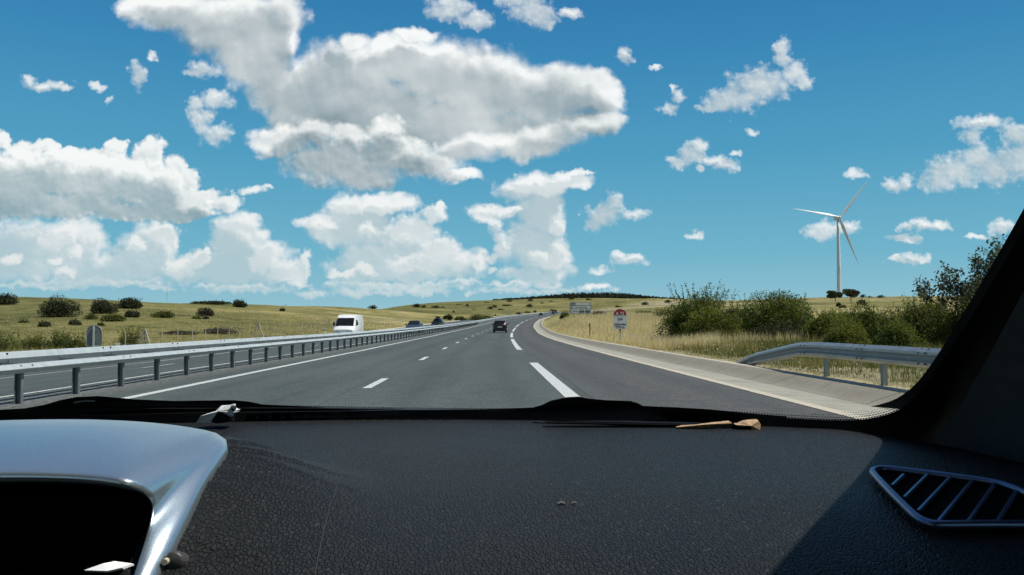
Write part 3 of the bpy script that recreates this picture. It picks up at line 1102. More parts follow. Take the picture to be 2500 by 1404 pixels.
def stems(w, dep, h, r, n, thick):
    mb = MB()
    for i in range(n):
        a = r.uniform(0, 2 * math.pi)
        q = r.uniform(.15, .42)
        p = [Vector((r.normal() * .04 * w, r.normal() * .04 * w, -.12 * h))]
        for k in (.3, .6, .88):
            p.append(Vector((math.cos(a) * q * w * k + r.normal() * .03 * w, math.sin(a) * q * dep * k + r.normal() * .03 * w, h * k * r.uniform(.85, 1.0))))
        mb.tube(p, [thick, thick * .75, thick * .5, thick * .2], 5)
    return mb


def bush(name, label, cat, loc, w, dep, h, mat, n, leaf, seed, nl=12, spr=0, reach=.5, group=None, parts=True, stem_n=7, aspect=1.9):
    r = np.random.default_rng(seed)
    pts, tint = crown_points(lump_set(w, dep, h, r, nl), n, r)
    if spr:
        sp = sprigs(w, dep, h, r, spr, reach, leaf * .42)
        pts = np.concatenate([pts, sp])
        tint = np.concatenate([tint, np.clip(r.normal(.62, .2, len(sp)), 0, 1)])
    v, q = leaves(pts, leaf, r, aspect)
    att = {'tint': np.repeat(tint, 4)}
    if parts:
        root = empty(name, loc)
        tag(root, label, cat, group)
        np_mesh('crown', v, q, mat, root, att)
        stems(w, dep, h, r, stem_n, max(.02, h * .016)).build('stem', M['bark'], root)
        return root
    o = np_mesh(name, v, q, mat, None, att)
    o.location = loc
    tag(o, label, cat, group)
    return o


def bush_px(label, px0, px1, top, base, mat, n, seed, leaf_px=3.2, d=None, dep=.8, **kw):
    """a bush that stands where its foot is seen on the land and is as wide and high as it looks there"""
    cx = (px0 + px1) / 2
    if d is None:
        x, d, z = hit(cx, base)
    else:
        r_ = ray(cx, base)
        x, z = r_.x * d, ground(r_.x * d, d)
    sc_ = d / F_PX
    w = (px1 - px0) * sc_
    ztop = EYE.z + ray(cx, top).z * d
    h = max(ztop - z, .25)
    kw.setdefault('parts', (px1 - px0) > 34)
    return bush('shrub', label, 'shrub', (x, d, z - .03), w, max(w * dep, .4), h, mat, n, leaf_px * sc_, seed, **kw)


LH = 'shrubs on the left hillside'
D_, O_, Y_, F_, G_, U_ = (M['leaf_' + k] for k in ('dark', 'olive', 'yellow', 'fresh', 'grey', 'purple'))
for args in [
    ('dark green shrub at the left edge of the picture just under the hill crest', -20, 46, 708, 744, D_, 2200, 21),
    ('largest dark round shrub on the left hillside', 94, 196, 712, 774, D_, 5200, 22),
    ('dark bushy shrub at the left end of the cluster below the left skyline', 214, 284, 720, 766, D_, 3200, 23),
    ('dark shrub at the right end of the cluster below the left skyline', 284, 354, 719, 753, D_, 2800, 24),
    ('low olive shrub in front of the middle of the left hillside cluster', 244, 304, 762, 785, O_, 1800, 25),
    ('rounded dark shrub to the right of and below the left hillside cluster', 302, 344, 752, 775, D_, 1300, 26),
    ('small olive shrub between the largest round shrub and the hillside cluster', 206, 242, 763, 780, O_, 800, 27),
    ('spreading grey-green shrub alone in the middle of the left slope', 370, 426, 753, 775, O_, 1500, 28),
    ('greyish purple shrub below the crest of the left slope', 478, 522, 744, 772, U_, 1400, 29),
    ('dark flat-topped shrub standing out on the crest of the left hill', 560, 604, 726, 750, D_, 1500, 30),
    ('low wide dark thicket lying on the crest of the left hill', 468, 562, 732, 742, D_, 1600, 31),
    ('low dark cushion of scrub at the far left of the lower slope', 46, 72, 779, 788, O_, 420, 32),
    ('low dark cushion of scrub below the largest round shrub', 90, 136, 782, 798, D_, 900, 33),
    ('small round dark shrub above the back of the round-topped sign', 164, 198, 777, 794, D_, 800, 34),
    ('low cushion of scrub just above the top of the left round-topped sign', 234, 256, 786, 796, O_, 400, 35),
    ('low flat scrub left of the greyish purple shrub', 466, 492, 770, 779, O_, 420, 36),
    ('low flat scrub under the greyish purple shrub', 494, 512, 770, 779, U_, 300, 37),
    ('small lone round bush on the yellow slope left of the van', 682, 697, 750, 760, D_, 260, 39),
    ('tiny dark bush on the skyline above the yellow slope', 684, 710, 734, 741, D_, 300, 40),
]:
    args = args[:6] + (int(args[6] * 1.9),) + args[7:]
    bush_px(*args, group=LH, leaf_px=3.4, spr=12, reach=.35)
bush_px('dark domed mound of scrub behind the left wire fence', 494, 584, 794, 822, U_, 3000, 38, d=88, group=LH)
bush_px('low brown strip of scrub along the foot of the left wire fence', 392, 486, 804, 826, U_, 2200, 60, d=84, group=LH)
bush_px('light green airy bush right of the small white marker plate', 280, 362, 793, 850, Y_, 2600, 41, d=62, spr=40, reach=.6, group=LH, leaf_px=3.6)
for k, a in enumerate([(-60, 60, 806, 866, O_), (30, 130, 812, 868, O_), (105, 180, 800, 868, F_), (160, 226, 815, 868, O_)]):
    bush_px(('tangled olive bush at the left edge behind the median guardrail', 'low olive bush in the thicket left of the round-topped sign', 'tallest green bush in the thicket left of the round-topped sign', 'low olive bush touching the round-topped sign on its left')[k],
            *a, 3000, 42 + k, d=(56, 58, 57, 55)[k], spr=26, reach=.45, group='roadside thicket on the left', leaf_px=3.6)

# the far fields: bushes seen as a few dots each, copies of four kinds
protos = []
for i, (mt, nl_) in enumerate(((D_, 8), (D_, 5), (O_, 7), (D_, 10))):
    protos.append((i, mt, nl_))
proto_mesh = {}
FAR = [
    # px0, px1, top, base, label
    (864, 878, 739, 749, 0, 'upright dark bush on the skyline above the white van'),
    (898, 926, 742, 754, 3, 'pair-shaped dark clump on the skyline right of the upright bush'),
    (938, 962, 745, 750, 1, 'flat dark scrub strip on the skyline above the blue car'),
    (1004, 1030, 737, 750, 0, 'pointed dark tree above the car with the roof box'),
    (1026, 1044, 743, 751, 3, 'rounded dark bush right of the pointed dark tree'),
    (1052, 1078, 744, 752, 3, 'dark clump on the far field above the roadside hedge bushes'),
    (1076, 1088, 747, 751, 1, 'small dark dot of scrub right of that far clump'),
    (1112, 1128, 741, 745, 2, 'flat olive scrub high on the green far hill'),
    (1136, 1146, 739, 748, 0, 'narrow dark bush on the green far hill above the motorcycle'),
    (1188, 1206, 745, 755, 3, 'dark rounded bush on the far slope left of the black car line'),
    (1200, 1214, 741, 751, 0, 'dark bush behind the rounded one on the far slope'),
    (1214, 1232, 752, 757, 1, 'low dark scrub right of the two far slope bushes'),
    (1224, 1252, 744, 747, 2, 'thin olive scrub line on the far slope'),
    (1236, 1254, 730, 737, 3, 'dark bush just under the far skyline left of the wood'),
    (1284, 1304, 739, 750, 3, 'dark round bush in the middle of the green far hill'),
    (1288, 1304, 727, 735, 3, 'dark bush high on the far hill close under the wood'),
    (1300, 1312, 755, 763, 0, 'small dark bush by the bend left of the far dark car'),
    (1258, 1276, 760, 769, 3, 'dark bush at the far roadside above the lane lines'),
    (1280, 1296, 757, 764, 2, 'small olive bush at the far roadside'),
    (1336, 1362, 751, 765, 3, 'dark spreading bush above the two farthest cars'),
    (1388, 1406, 722, 731, 3, 'bush standing in front of the far wood above the information sign'),
    (1430, 1446, 726, 733, 1, 'low scrub under the far wood right of the information sign'),
    (1566, 1586, 734, 745, 3, 'dark bush on the brown far slope above the milestone sign'),
    (1500, 1520, 744, 750, 1, 'small dark scrub above the milestone sign'),
    (1622, 1642, 730, 739, 3, 'dark bush on the far slope left of the tall yellow-green shrub'),
    (1180, 1196, 735, 739, 2, 'faint olive bush under the far skyline'),
    (1102, 1112, 757, 763, 1, 'lone small bush in the middle of the green field'),
    (1318, 1330, 736, 741, 1, 'small dark bush under the far wood edge'),
    (1340, 1352, 733, 737, 1, 'tiny bush beside the far wood edge'),
    (1150, 1164, 752, 756, 2, 'flat scrub patch in the green field'),
    (1690, 1704, 722, 731, 0, 'dark bush on the skyline behind the yellow-green shrub'),
    (2100, 2116, 716, 726, 3, 'small tree on the right skyline beside the wind turbine'),
    (2142, 2162, 718, 727, 3, 'dark bush on the right skyline far right of the turbine'),
    (2118, 2130, 721, 726, 1, 'tiny bush on the right skyline'),
]
for (x0, x1, top, base, k, lab) in FAR:
    x, d, z = hit((x0 + x1) / 2, base, 60, 1600)
    w = (x1 - x0) * d / F_PX
    h = max((base - top) * d / F_PX, w * .25)
    if k not in proto_mesh:
        r = np.random.default_rng(80 + k)
        pts, tint = crown_points(lump_set(1, 1, 1, r, protos[k][2]), 900, r)
        v, q = leaves(pts, .085, r, 1.4)
        o = np_mesh('shrub', v, q, protos[k][1], None, {'tint': np.repeat(tint, 4)})
        proto_mesh[k] = o
    else:
        o = proto_mesh[k].copy()
        C.objects.link(o)
    o.location = (x, d, z - h * .06)
    o.scale = (w, max(w, .5), h * 1.06)
    o.rotation_euler = (0, 0, random.choice((0, 2.1, 4.0)) if abs(w - h) < w * .5 else 0)
    tag(o, lab, 'shrub', 'bushes dotted over the far fields')

# hedge bushes beside the far road and the scrub in front of the far wood
for k, (x0, x1, top, base) in enumerate([(1080, 1108, 763, 779), (1104, 1146, 768, 780), (1140, 1184, 761, 779), (1166, 1206, 766, 778)]):
    bush_px(('dark round bush at the left end of the hedge beside the opposite road', 'low middle bush of the hedge beside the opposite road', 'tall right bush of the hedge beside the opposite road', 'low bush at the right end of the hedge beside the opposite road')[k],
            x0, x1, top, base, (D_, O_, O_, O_)[k], 1100, 120 + k, d=262 + 6 * k, group='hedge bushes beside the opposite road')
for k, (x0, x1, top, base, mt, d) in enumerate([(1366, 1394, 755, 778, O_, 150), (1444, 1478, 757, 768, U_, 190), (1546, 1600, 752, 772, O_, 150), (1590, 1650, 746, 778, O_, 120), (1612, 1665, 765, 800, F_, 70)]):
    bush_px(('olive bush at the left foot of the information sign', 'low brownish scrub right of the information sign', 'olive scrub behind the wire fence right of the milestone sign', 'bushy scrub between the fence and the yellow-green shrub', 'fresh green bush at the left foot of the yellow-green shrub')[k],
            x0, x1, top, base, mt, 1500, 130 + k, d=d, group='scrub on the right slope', spr=10, reach=.4)
# the far wood along the skyline: nobody could count its trees
r = np.random.default_rng(300)
pw_, tw_ = [], []
for px in np.arange(1205, 1660, 1.5):
    top_w = np.interp(px, [1205, 1260, 1330, 1400, 1480, 1540, 1590, 1660], [2.0, 3, 4.5, 8.5, 9.5, 7.5, 4.0, 1.5])
    if r.uniform() < np.interp(px, [1205, 1320, 1340, 1560, 1660], [.45, .7, 1, 1, .4]):
        for dd in (1290, 1335, 1380):
            x = (px + r.normal() * 2 - 1246) / F_PX * dd
            h = top_w * r.uniform(.55, 1.0) * (1 if dd > 1300 else .55)
            z = ground(x, dd)
            L = [(x, dd, z + h * .5, r.uniform(1.6, 3.2), 3.0, h * .55)]
            p_, t_ = crown_points(L, 46, r)
            pw_.append(p_)
            tw_.append(t_)
pw_, tw_ = np.concatenate(pw_), np.concatenate(tw_)
v, q = leaves(pw_, 1.5, r, 1.2)
tag(np_mesh('wood', v, q, M['leaf_dark'], None, {'tint': np.repeat(tw_, 4)}), 'dark band of woodland along the crest of the far hill', 'woodland', kind='stuff')

# the two trees at the foot of the turbine and the bushes before them
TT = 'trees at the foot of the wind turbine'


def small_tree(label, px0, px1, top, base, d, mat, n, seed, group):
    cx = (px0 + px1) / 2
    r_ = ray(cx, base)
    x, z = r_.x * d, ground(r_.x * d, d)
    s_ = d / F_PX
    w = (px1 - px0) * s_
    h = EYE.z + ray(cx, top).z * d - z
    r = np.random.default_rng(seed)
    root = empty('tree', (x, d, z))
    tag(root, label, 'tree', group)
    ls = []
    for i in range(11):
        a, q = r.uniform(0, 6.28), math.sqrt(r.uniform()) * .33
        ls.append((math.cos(a) * q * w, math.sin(a) * q * w, h * r.uniform(.42, .84), w * .2, w * .2, h * .17))
    pts, tint = crown_points(ls, n, r)
    v, q = leaves(pts, 3.0 * s_, r, 1.4)
    np_mesh('crown', v, q, mat, root, {'tint': np.repeat(tint, 4)})
    mb = MB().tube([(0, 0, -.3), (w * .02, 0, h * .3), (-.03 * w, 0, h * .65)], [h * .04, h * .03, h * .012], 7)
    for k in range(4):
        a = k * 1.6
        mb.tube([(0.01 * w, 0, h * .3), (math.cos(a) * w * .22, math.sin(a) * w * .2, h * .62)], [h * .018, h * .006], 5)
    mb.build('trunk', M['bark'], root)
    return root


small_tree('dark tree hiding the foot of the wind turbine on its left', 2018, 2060, 708, 737, 400, D_, 2600, 200, TT)
small_tree('dark tree at the foot of the wind turbine on its right', 2052, 2102, 704, 737, 405, D_, 3000, 201, TT)
for k, (x0, x1, top, base) in enumerate([(2092, 2116, 726, 744), (2038, 2054, 735, 748), (2046, 2068, 741, 752)]):
    bush_px(('dark bush right of the two trees under the turbine', 'small dark bush below the trees under the turbine', 'low brown bush below the trees under the turbine')[k], x0, x1, top, base, (D_, D_, U_)[k], 700, 210 + k, group='bushes under the turbine trees')

# ------------------------------------------------------------------ the big bushes on the right
RB = 'large bushes along the right verge'
bush_px('tall yellow-green shrub with leafy shoots right of the milestone sign', 1622, 1806, 686, 842, F_, 30000, 140, d=41, spr=70, reach=.9, nl=18, group=RB, leaf_px=4.4, stem_n=10, dep=.7)
bush_px('yellow-olive bush filling the foot of the tall yellow-green shrub', 1660, 1812, 728, 838, Y_, 16000, 141, d=39.5, spr=50, reach=.5, nl=12, group=RB, leaf_px=4.0, dep=.5)
bush_px('broad dense dark green bush in the middle of the right verge', 1784, 2018, 688, 838, F_, 44000, 142, d=44, spr=36, reach=.55, nl=20, group=RB, leaf_px=4.2, stem_n=10, dep=.7)
bush_px('green bush filling the dip between the two tallest shrubs of the right verge', 1752, 1856, 716, 838, O_, 15000, 171, d=46, spr=14, reach=.4, nl=14, group=RB, leaf_px=4.2, dep=.7)
bush_px('rounded green bush right behind the broad dense bush', 1985, 2100, 738, 838, F_, 16000, 172, d=46, spr=14, reach=.4, nl=14, group=RB, leaf_px=4.2, dep=.7)
bush_px('olive bush in the gap of the scrub behind the right guardrail', 2062, 2172, 742, 842, O_, 15000, 173, d=36, spr=14, reach=.35, nl=14, group=RB, leaf_px=4.2, dep=.7)
bush_px('taller green bush left of the tall grey-green tree', 2150, 2276, 728, 846, F_, 18000, 174, d=34, spr=18, reach=.4, nl=15, group=RB, leaf_px=4.2, dep=.7)
bush_px('low shaded bush at the foot of the broad dense bush', 1830, 1990, 772, 842, D_, 14000, 143, d=41.5, spr=30, reach=.4, nl=12, group=RB, leaf_px=3.8, dep=.5)
for k, (x0, x1, top, base, d, mt) in enumerate([
        (1965, 2095, 758, 842, 37, Y_), (2050, 2170, 742, 846, 34, F_), (2120, 2245, 748, 850, 31, O_), (2190, 2330, 716, 850, 29.5, O_),
        (2010, 2130, 785, 848, 30, Y_), (2130, 2260, 788, 858, 27, F_), (2230, 2370, 735, 858, 27.5, O_), (2310, 2470, 700, 860, 27, O_)]):
    bush_px(('yellow-green bush right of the broad dense bush', 'fresh green bush behind the bend of the right guardrail', 'olive bush above the middle of the right guardrail', 'olive bush under the left of the tall grey-green tree',
             'low yellow-green scrub above the sloping rail end', 'low fresh scrub just above the right guardrail', 'brownish olive scrub at the foot of the tall tree', 'dense olive bush beside the windscreen pillar')[k],
            x0, x1, top - 16, base, mt, 22000, 150 + k, d=d, spr=34, reach=.45, nl=19, group=RB, leaf_px=4.2, dep=.6)


def tall_tree(label, px, top, d, w_px, mat, seed):
    """a loose tree: limbs that fork, with separate leaves along the twigs"""
    r = np.random.default_rng(seed)
    r_ = ray(px, 800)
    x, z = r_.x * d, ground(r_.x * d, d)
    h = EYE.z + ray(px, top).z * d - z
    w = w_px * d / F_PX
    root = empty('tree', (x, d, z - .05))
    tag(root, label, 'tree')
    mb, tips = MB(), []

    def limb(p, dr, ln, rad, lev):
        q = [p]
        for k in range(3):
            dr = (dr + Vector(r.normal(size=3)) * .14 + Vector((0, 0, .06))).normalized()
            q.append(q[-1] + dr * ln / 3)
        mb.tube(q, [rad, rad * .85, rad * .7, rad * .5], 5)
        if lev == 0:
            tips.append(q)
            return
        for k in range(3 if lev > 1 else 4):
            ang = r.uniform(0, 6.28)
            s_ = Vector((math.cos(ang), math.sin(ang), .55 + .3 * r.uniform()))
            limb(q[r.integers(1, 4)], (dr * .65 + s_ * .6).normalized(), ln * r.uniform(.55, .8), rad * .5, lev - 1)
    for k in range(6):
        a = k * 1.05 + r.uniform(-.3, .3)
        limb(Vector((r.normal() * .1, r.normal() * .1, -.1)), Vector((math.cos(a) * .42 * w / h, math.sin(a) * .42 * w / h, 1)).normalized(), h * .46, .045, 3)
    pts, tint = [], []
    for q in tips:
        for k in range(20):
            t_ = r.uniform(.0, 1.1)
            i = min(int(t_ * 3), 2)
            p = q[i].lerp(q[i + 1], t_ * 3 - i)
            pts.append(np.array(p) + r.normal(size=3) * .085)
            tint.append(r.normal(.55, .22))
    v, q = leaves(np.array(pts), .12, r, 1.8, 0.0)
    np_mesh('crown', v, q, mat, root, {'tint': np.repeat(np.clip(tint, 0, 1), 4)})
    mb.build('trunk', M['bark'], root)
    return root


tall_tree('tall loose grey-green tree beside the windscreen pillar', 2385, 590, 28, 270, M['leaf_grey'], 77)

# ------------------------------------------------------------------ grass: blades nobody could count
def straw_mat(t, b):
    tint = attr(t, 'tint')
    col = t.ramp(tint, [(0.0, (.09, .115, .026)), (.35, (.28, .26, .085)), (.65, (.62, .52, .24)), (1.0, (.80, .71, .44))])
    t.put(b.inputs['Base Color'], col)
    tr = t.new('ShaderNodeBsdfTranslucent')
    t.put(tr.inputs[0], col)
    mx = t.new('ShaderNodeMixShader')
    mx.inputs[0].default_value = .5
    t.l.new(b.outputs[0], mx.inputs[1])
    t.l.new(tr.outputs[0], mx.inputs[2])
    t.l.new(mx.outputs[0], t.n['Material Output'].inputs[0])


M['grass_blade'] = material('grass_blade', straw_mat, rough=.8, spec=.2)


def blades(x, d, h, lean, w, r, tint):
    n = len(x)
    z = Zland(x, d)
    a = r.uniform(0, 2 * np.pi, n)
    b = a + r.normal(0, .4, n) + np.pi / 2
    base = np.stack([x, d, z - .03], 1)
    side = np.stack([np.cos(a), np.sin(a), np.zeros(n)], 1) * w[:, None] * .5
    tip = base + np.stack([np.cos(b) * lean * h, np.sin(b) * lean * h, h], 1)
    v = np.stack([base - side, base + side, tip], 1).reshape(-1, 3)
    return v, np.arange(3 * n).reshape(n, 3), np.repeat(tint, 3)


r = np.random.default_rng(500)
V, Q, T = [], [], []


def sow(n, s0, s1, d0, d1, hfn, tfn, clump=.5, wk=1.0):
    global V, Q, T
    d = d0 * (d1 / d0) ** r.uniform(0, 1, n)
    s = s0 + (s1 - s0) * r.uniform(0, 1, n)
    x = Xr(d) + s
    k = _hash_noise(x * .9, d * .9, 21) + .6 * _hash_noise(x * .23, d * .23, 22)
    keep = (k > -clump) | (r.uniform(size=n) < .25)
    x, d, s, k = x[keep], d[keep], s[keep], k[keep]
    h = hfn(s, d) * r.uniform(.55, 1.15, len(d)) * (1 + .25 * k)
    v, q, t_ = blades(x, d, h, r.uniform(.05, .45, len(d)), (.010 + d * .00038) * wk, r, np.clip(tfn(s, d, k) + r.normal(0, .13, len(d)), 0, 1))
    q = q + sum(len(a) for a in V)
    V.append(v)
    Q.append(q)
    T.append(t_)


bank = lambda s, d: np.interp(s, [5.4, 6.2, 8, 14], [.16, .38, .62, .62])
# tall straw on the inside of the bend, greener short grass near the rail
sow(60000, 5.42, 24, 36, 150, bank, lambda s, d, k: .74 + .10 * k + .06 * _hash_noise(s * .2, d * .1, 4))
sow(30000, 5.42, 13, 13, 40, lambda s, d: np.interp(s, [5.4, 6, 7.5, 12], [.06, .11, .24, .40]), lambda s, d, k: .16 + .30 * k + np.interp(s, [5.5, 8, 12], [.12, 0, -.08]))
sow(26000, 20, 60, 40, 150, lambda s, d: .45 + 0 * s, lambda s, d, k: .55 + .2 * k)
sow(30000, -70, -21.6, 48, 170, lambda s, d: np.interp(s, [-40, -24], [.22, .42]), lambda s, d, k: np.interp(d, [60, 120, 170], [.45, .5, .58]) + .18 * k, wk=1.1)
sow(14000, 6.2, 13, 18, 44, lambda s, d: .34 + 0 * s, lambda s, d, k: .22 + .25 * k)
sow(7000, 5.8, 8.5, 36, 48, lambda s, d: .55 + 0 * s, lambda s, d, k: .85 + .1 * k)
g = np_mesh('grass', np.concatenate(V), np.concatenate(Q), M['grass_blade'], None, {'tint': np.concatenate(T)})
tag(g, 'dry straw-coloured and green grass on the verges and slopes', 'grass', kind='stuff')

# white umbels and yellow heads scattered under the right guardrail
M['flower'] = mottled('flower', (.75, .75, .68), .15, 30, rough=.7)
n = 420
d = r.uniform(13.5, 40, n)
s = 5.6 + r.gamma(2.0, .8, n)
x = Xr(d) + s
z = Zland(x, d) + r.uniform(.12, .42, n)
v, q = leaves(np.stack([x, d, z], 1), .032, r, 1.2, 3.0)
tag(np_mesh('wildflowers', v, q, M['flower'], None), 'scattered white wildflower heads in the verge grass', 'wildflowers', kind='stuff')

# ------------------------------------------------------------------ signs, posts, fences
def plain(name, base, rough=.5, metal=0.0, var=.1, scale=20):
    M[name] = mottled(name, base, var, scale, rough=rough, metal=metal)
    return M[name]


plain('sign_white', (.70, .74, .74), .45)
plain('sign_red', (.36, .012, .022), .45)
plain('sign_black', (.012, .015, .02), .5)
plain('sign_blue', (.02, .05, .10), .5)
plain('sign_back', (.16, .19, .20), .55, .3)
plain('steel_post', (.42, .45, .44), .5, .4)
plain('wood_post', (.20, .17, .13), .9)
plain('concrete_post', (.42, .40, .34), .9)
plain('wire', (.22, .22, .21), .5, .7)
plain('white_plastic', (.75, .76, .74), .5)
plain('dark_plastic', (.025, .027, .03), .6)


def text(name, body, size, mat, parent, loc, bold=0.0, spacing=1.0, ext=.002):
    """lettering as a thin mesh that faces down the road, towards -y"""
    cu = bpy.data.curves.new(name, 'FONT')
    cu.body = body
    cu.size = size
    cu.align_x = 'CENTER'
    cu.align_y = 'CENTER'
    cu.space_character = spacing
    cu.extrude = ext
    cu.offset = bold
    cu.resolution_u = 3
    o = bpy.data.objects.new(name, cu)
    C.objects.link(o)
    bpy.context.view_layer.update()
    me = bpy.data.meshes.new_from_object(o.evaluated_get(bpy.context.evaluated_depsgraph_get()))
    bpy.data.objects.remove(o)
    me.materials.clear()
    me.materials.append(mat)
    me.name = name
    o = bpy.data.objects.new(name, me)
    C.objects.link(o)
    o.parent = parent
    o.location = loc
    o.rotation_euler = (R(90), 0, 0)
    return o


def dome_outline(w, h_flat, n=14):
    """a plate with a round top: straight sides up to h_flat, then a half circle"""
    pts = [(-w / 2, 0), (w / 2, 0)]
    for k in range(n + 1):
        a = math.pi * k / n
        pts.append((w / 2 * math.cos(a), h_flat + w / 2 * math.sin(a)))
    return pts


def flat_xz(u, v, t):
    return Vector((u, t, v))


# the kilometre and altitude sign: A 75, 230, altitude 770 m
d = 50.0
x = ray(1514, 800).x * d
z = ground(x, d)
w = 33.5 * d / F_PX
zt, zb = EYE.z + ray(1514, 754).z * d, EYE.z + ray(1514, 803.5).z * d
ms = empty('milestone_sign', (x, d, z), R(-4))
tag(ms, 'round-topped white and red milestone sign reading A 75 and altitude 770 m', 'road sign')
H = zt - zb
flat = H - w / 2
mb = MB()
mb.prism([(u, v + zb - z) for u, v in dome_outline(w, flat)], flat_xz, 0, .02)
mb.build('plate', M['sign_white'], ms)
cap = [(u * .93, v) for u, v in dome_outline(w, 0)[2:]]
MB().prism([(u, flat + zb - z + .02 + v * .93) for u, v in cap], flat_xz, -.006, -.001).build('red_cap', M['sign_red'], ms)
text('lettering', 'A 75', w * .29, M['sign_white'], ms, (0, -.009, zb - z + flat + w * .155), bold=.006, spacing=1.08)
text('lettering', '230', w * .22, M['sign_black'], ms, (0, -.003, zb - z + flat - w * .26), bold=.007, spacing=1.12)
text('lettering', 'altitude', w * .235, M['sign_black'], ms, (0, -.003, zb - z + flat - w * .63), bold=.006, spacing=1.16)
text('lettering', '770 m', w * .235, M['sign_black'], ms, (0, -.003, zb - z + flat - w * .86), bold=.006, spacing=1.05)
MB().box((-.04, .022, -.3), (.04, .075, zt - z - .12)).build('post', M['steel_post'], ms)
MB().box((-.05, .0, zb - z - .10), (.05, .02, zb - z - .035)).build('clamp', M['sign_black'], ms)

# its twin for the other carriageway, seen from behind
d = 47.0
x = ray(230, 800).x * d
z = ground(x, d)
bs = empty('milestone_sign', (x, d, z), R(8))
tag(bs, 'grey back of a round-topped sign beyond the left carriageway', 'road sign')
w = 36 * d / F_PX
zt, zb = EYE.z + ray(230, 794).z * d, EYE.z + ray(230, 844.5).z * d
flat = zt - zb - w / 2
o = MB().prism([(u, v + zb - z) for u, v in dome_outline(w, flat)], flat_xz, 0, .012).build('plate', M['sign_back'], bs)
mb = MB()
ol = [(u, v + zb - z) for u, v in dome_outline(w, flat)]
mb.tube([Vector((u, -.004, v)) for u, v in ol + ol[:1]], .016, 6)
mb.build('rim', M['steel_post'], bs)
MB().box((-.045, -.10, -.3), (.045, -.03, zt - z - .03)).build('post', M['galvanised'], bs)
MB().box((-.17, -.03, zt - z - .34), (.17, -.005, zt - z - .29)).build('bracket', M['sign_back'], bs)
MB().box((-.17, -.03, zb - z + .2), (.17, -.005, zb - z + .25)).build('bracket', M['sign_back'], bs)

# the big white information sign in three panels
d = 122.0
x0, x1 = ray(1391, 760).x * d, ray(1443, 760).x * d
zt, zb = EYE.z + ray(1416, 738).z * d, EYE.z + ray(1416, 766).z * d
x = (x0 + x1) / 2
z = ground(x, d)
w = x1 - x0
info = empty('information_sign', (x, d, z), R(-5))
tag(info, 'large white information sign in three panels with a dark blue frame', 'road sign')
b0 = zb - z
Hs = zt - zb
MB().box((-w / 2, 0, b0), (w / 2, .06, b0 + Hs)).build('frame', M['sign_blue'], info)
for (a, c) in ((.025, .40), (.445, .70), (.745, .975)):
    MB().box((-w / 2 + .05, -.012, b0 + a * Hs), (w / 2 - .05, -.001, b0 + c * Hs)).build('panel', M['sign_white'], info)
yy = -.014
# first panel: an exit badge with an arrow and 47, and a small pictogram on the right
badge = MB()
pts = [Vector((-w * .46 + (w * .24) * u, yy, b0 + (.86 + .085 * v) * Hs)) for u, v in ((.08, 1), (.92, 1), (1, .6), (1, -.6), (.92, -1), (.08, -1), (0, -.6), (0, .6), (.08, 1))]
badge.tube(pts, .022, 5)
badge.build('badge', M['sign_black'], info)
MB().tube([(-w * .43, yy, b0 + .82 * Hs), (-w * .37, yy, b0 + .90 * Hs)], [.03, .075], 5).build('arrow', M['sign_black'], info)
text('lettering', '47', .30, M['sign_black'], info, (-w * .30, yy, b0 + .86 * Hs), bold=.01)
MB().add([(w * .43, yy, b0 + .80 * Hs), (w * .46, yy, b0 + .86 * Hs), (w * .43, yy, b0 + .92 * Hs), (w * .41, yy, b0 + .86 * Hs)], [(0, 1, 2, 3)]).build('pictogram', M['sign_black'], info)
# second panel
mb = MB()
for k in range(4):
    q = [(-.45, .62), (-.36, .62), (-.36, .53), (-.45, .53)]
    a, c = q[k], q[(k + 1) % 4]
    mb.tube([(a[0] * w, yy, b0 + a[1] * Hs), (c[0] * w, yy, b0 + c[1] * Hs)], .02, 4)
mb.box((-w * .43, yy - .004, b0 + .545 * Hs), (-w * .40, yy, b0 + .60 * Hs))
mb.build('pictogram', M['sign_black'], info)
text('lettering', 'aire autoroute', .27, M['sign_black'], info, (w * .03, yy, b0 + .575 * Hs), bold=.008, spacing=1.04)
# third panel
mb = MB()
mb.box((-w * .45, yy - .004, b0 + .12 * Hs), (-w * .43, yy, b0 + .30 * Hs)).box((-w * .41, yy - .004, b0 + .10 * Hs), (-w * .37, yy, b0 + .14 * Hs)).box((-w * .42, yy - .004, b0 + .25 * Hs), (-w * .38, yy, b0 + .29 * Hs))
mb.build('pictogram', M['sign_black'], info)
text('lettering', '4,8 km', .26, M['sign_black'], info, (-w * .22, yy, b0 + .20 * Hs), bold=.008)
for a, c in ((-.06, .17), (.22, .45)):
    MB().box((w * a, yy - .004, b0 + .08 * Hs), (w * c, yy, b0 + .27 * Hs)).build('logo_panel', M['sign_black'], info)
    MB().box((w * (a + .04), yy - .008, b0 + .145 * Hs), (w * (c - .04), yy - .005, b0 + .19 * Hs)).build('logo_stripe', M['steel_post'], info)
    MB().box((w * (a + .02), yy - .004, b0 + .31 * Hs), (w * (c - .02), yy, b0 + .34 * Hs)).build('logo_line', M['sign_black'], info)
for px_off in (-.32, .32):
    MB().box((w * px_off - .07, .065, -.5), (w * px_off + .07, .2, b0 + Hs * .9)).build('post', M['steel_post'], info)

# thin delineator post on the grass bank
d = 69.0
x = ray(1440, 800).x * d
z = ground(x, d)
dl = empty('marker_post', (x, d, z))
tag(dl, 'thin dark marker post standing in the straw grass left of the milestone sign', 'post')
MB().box((-.05, -.02, -.2), (.05, .02, .95)).build('post', M['wood_post'], dl)
MB().box((-.06, -.025, .95), (.06, .025, 1.15)).build('cap', M['sign_black'], dl)

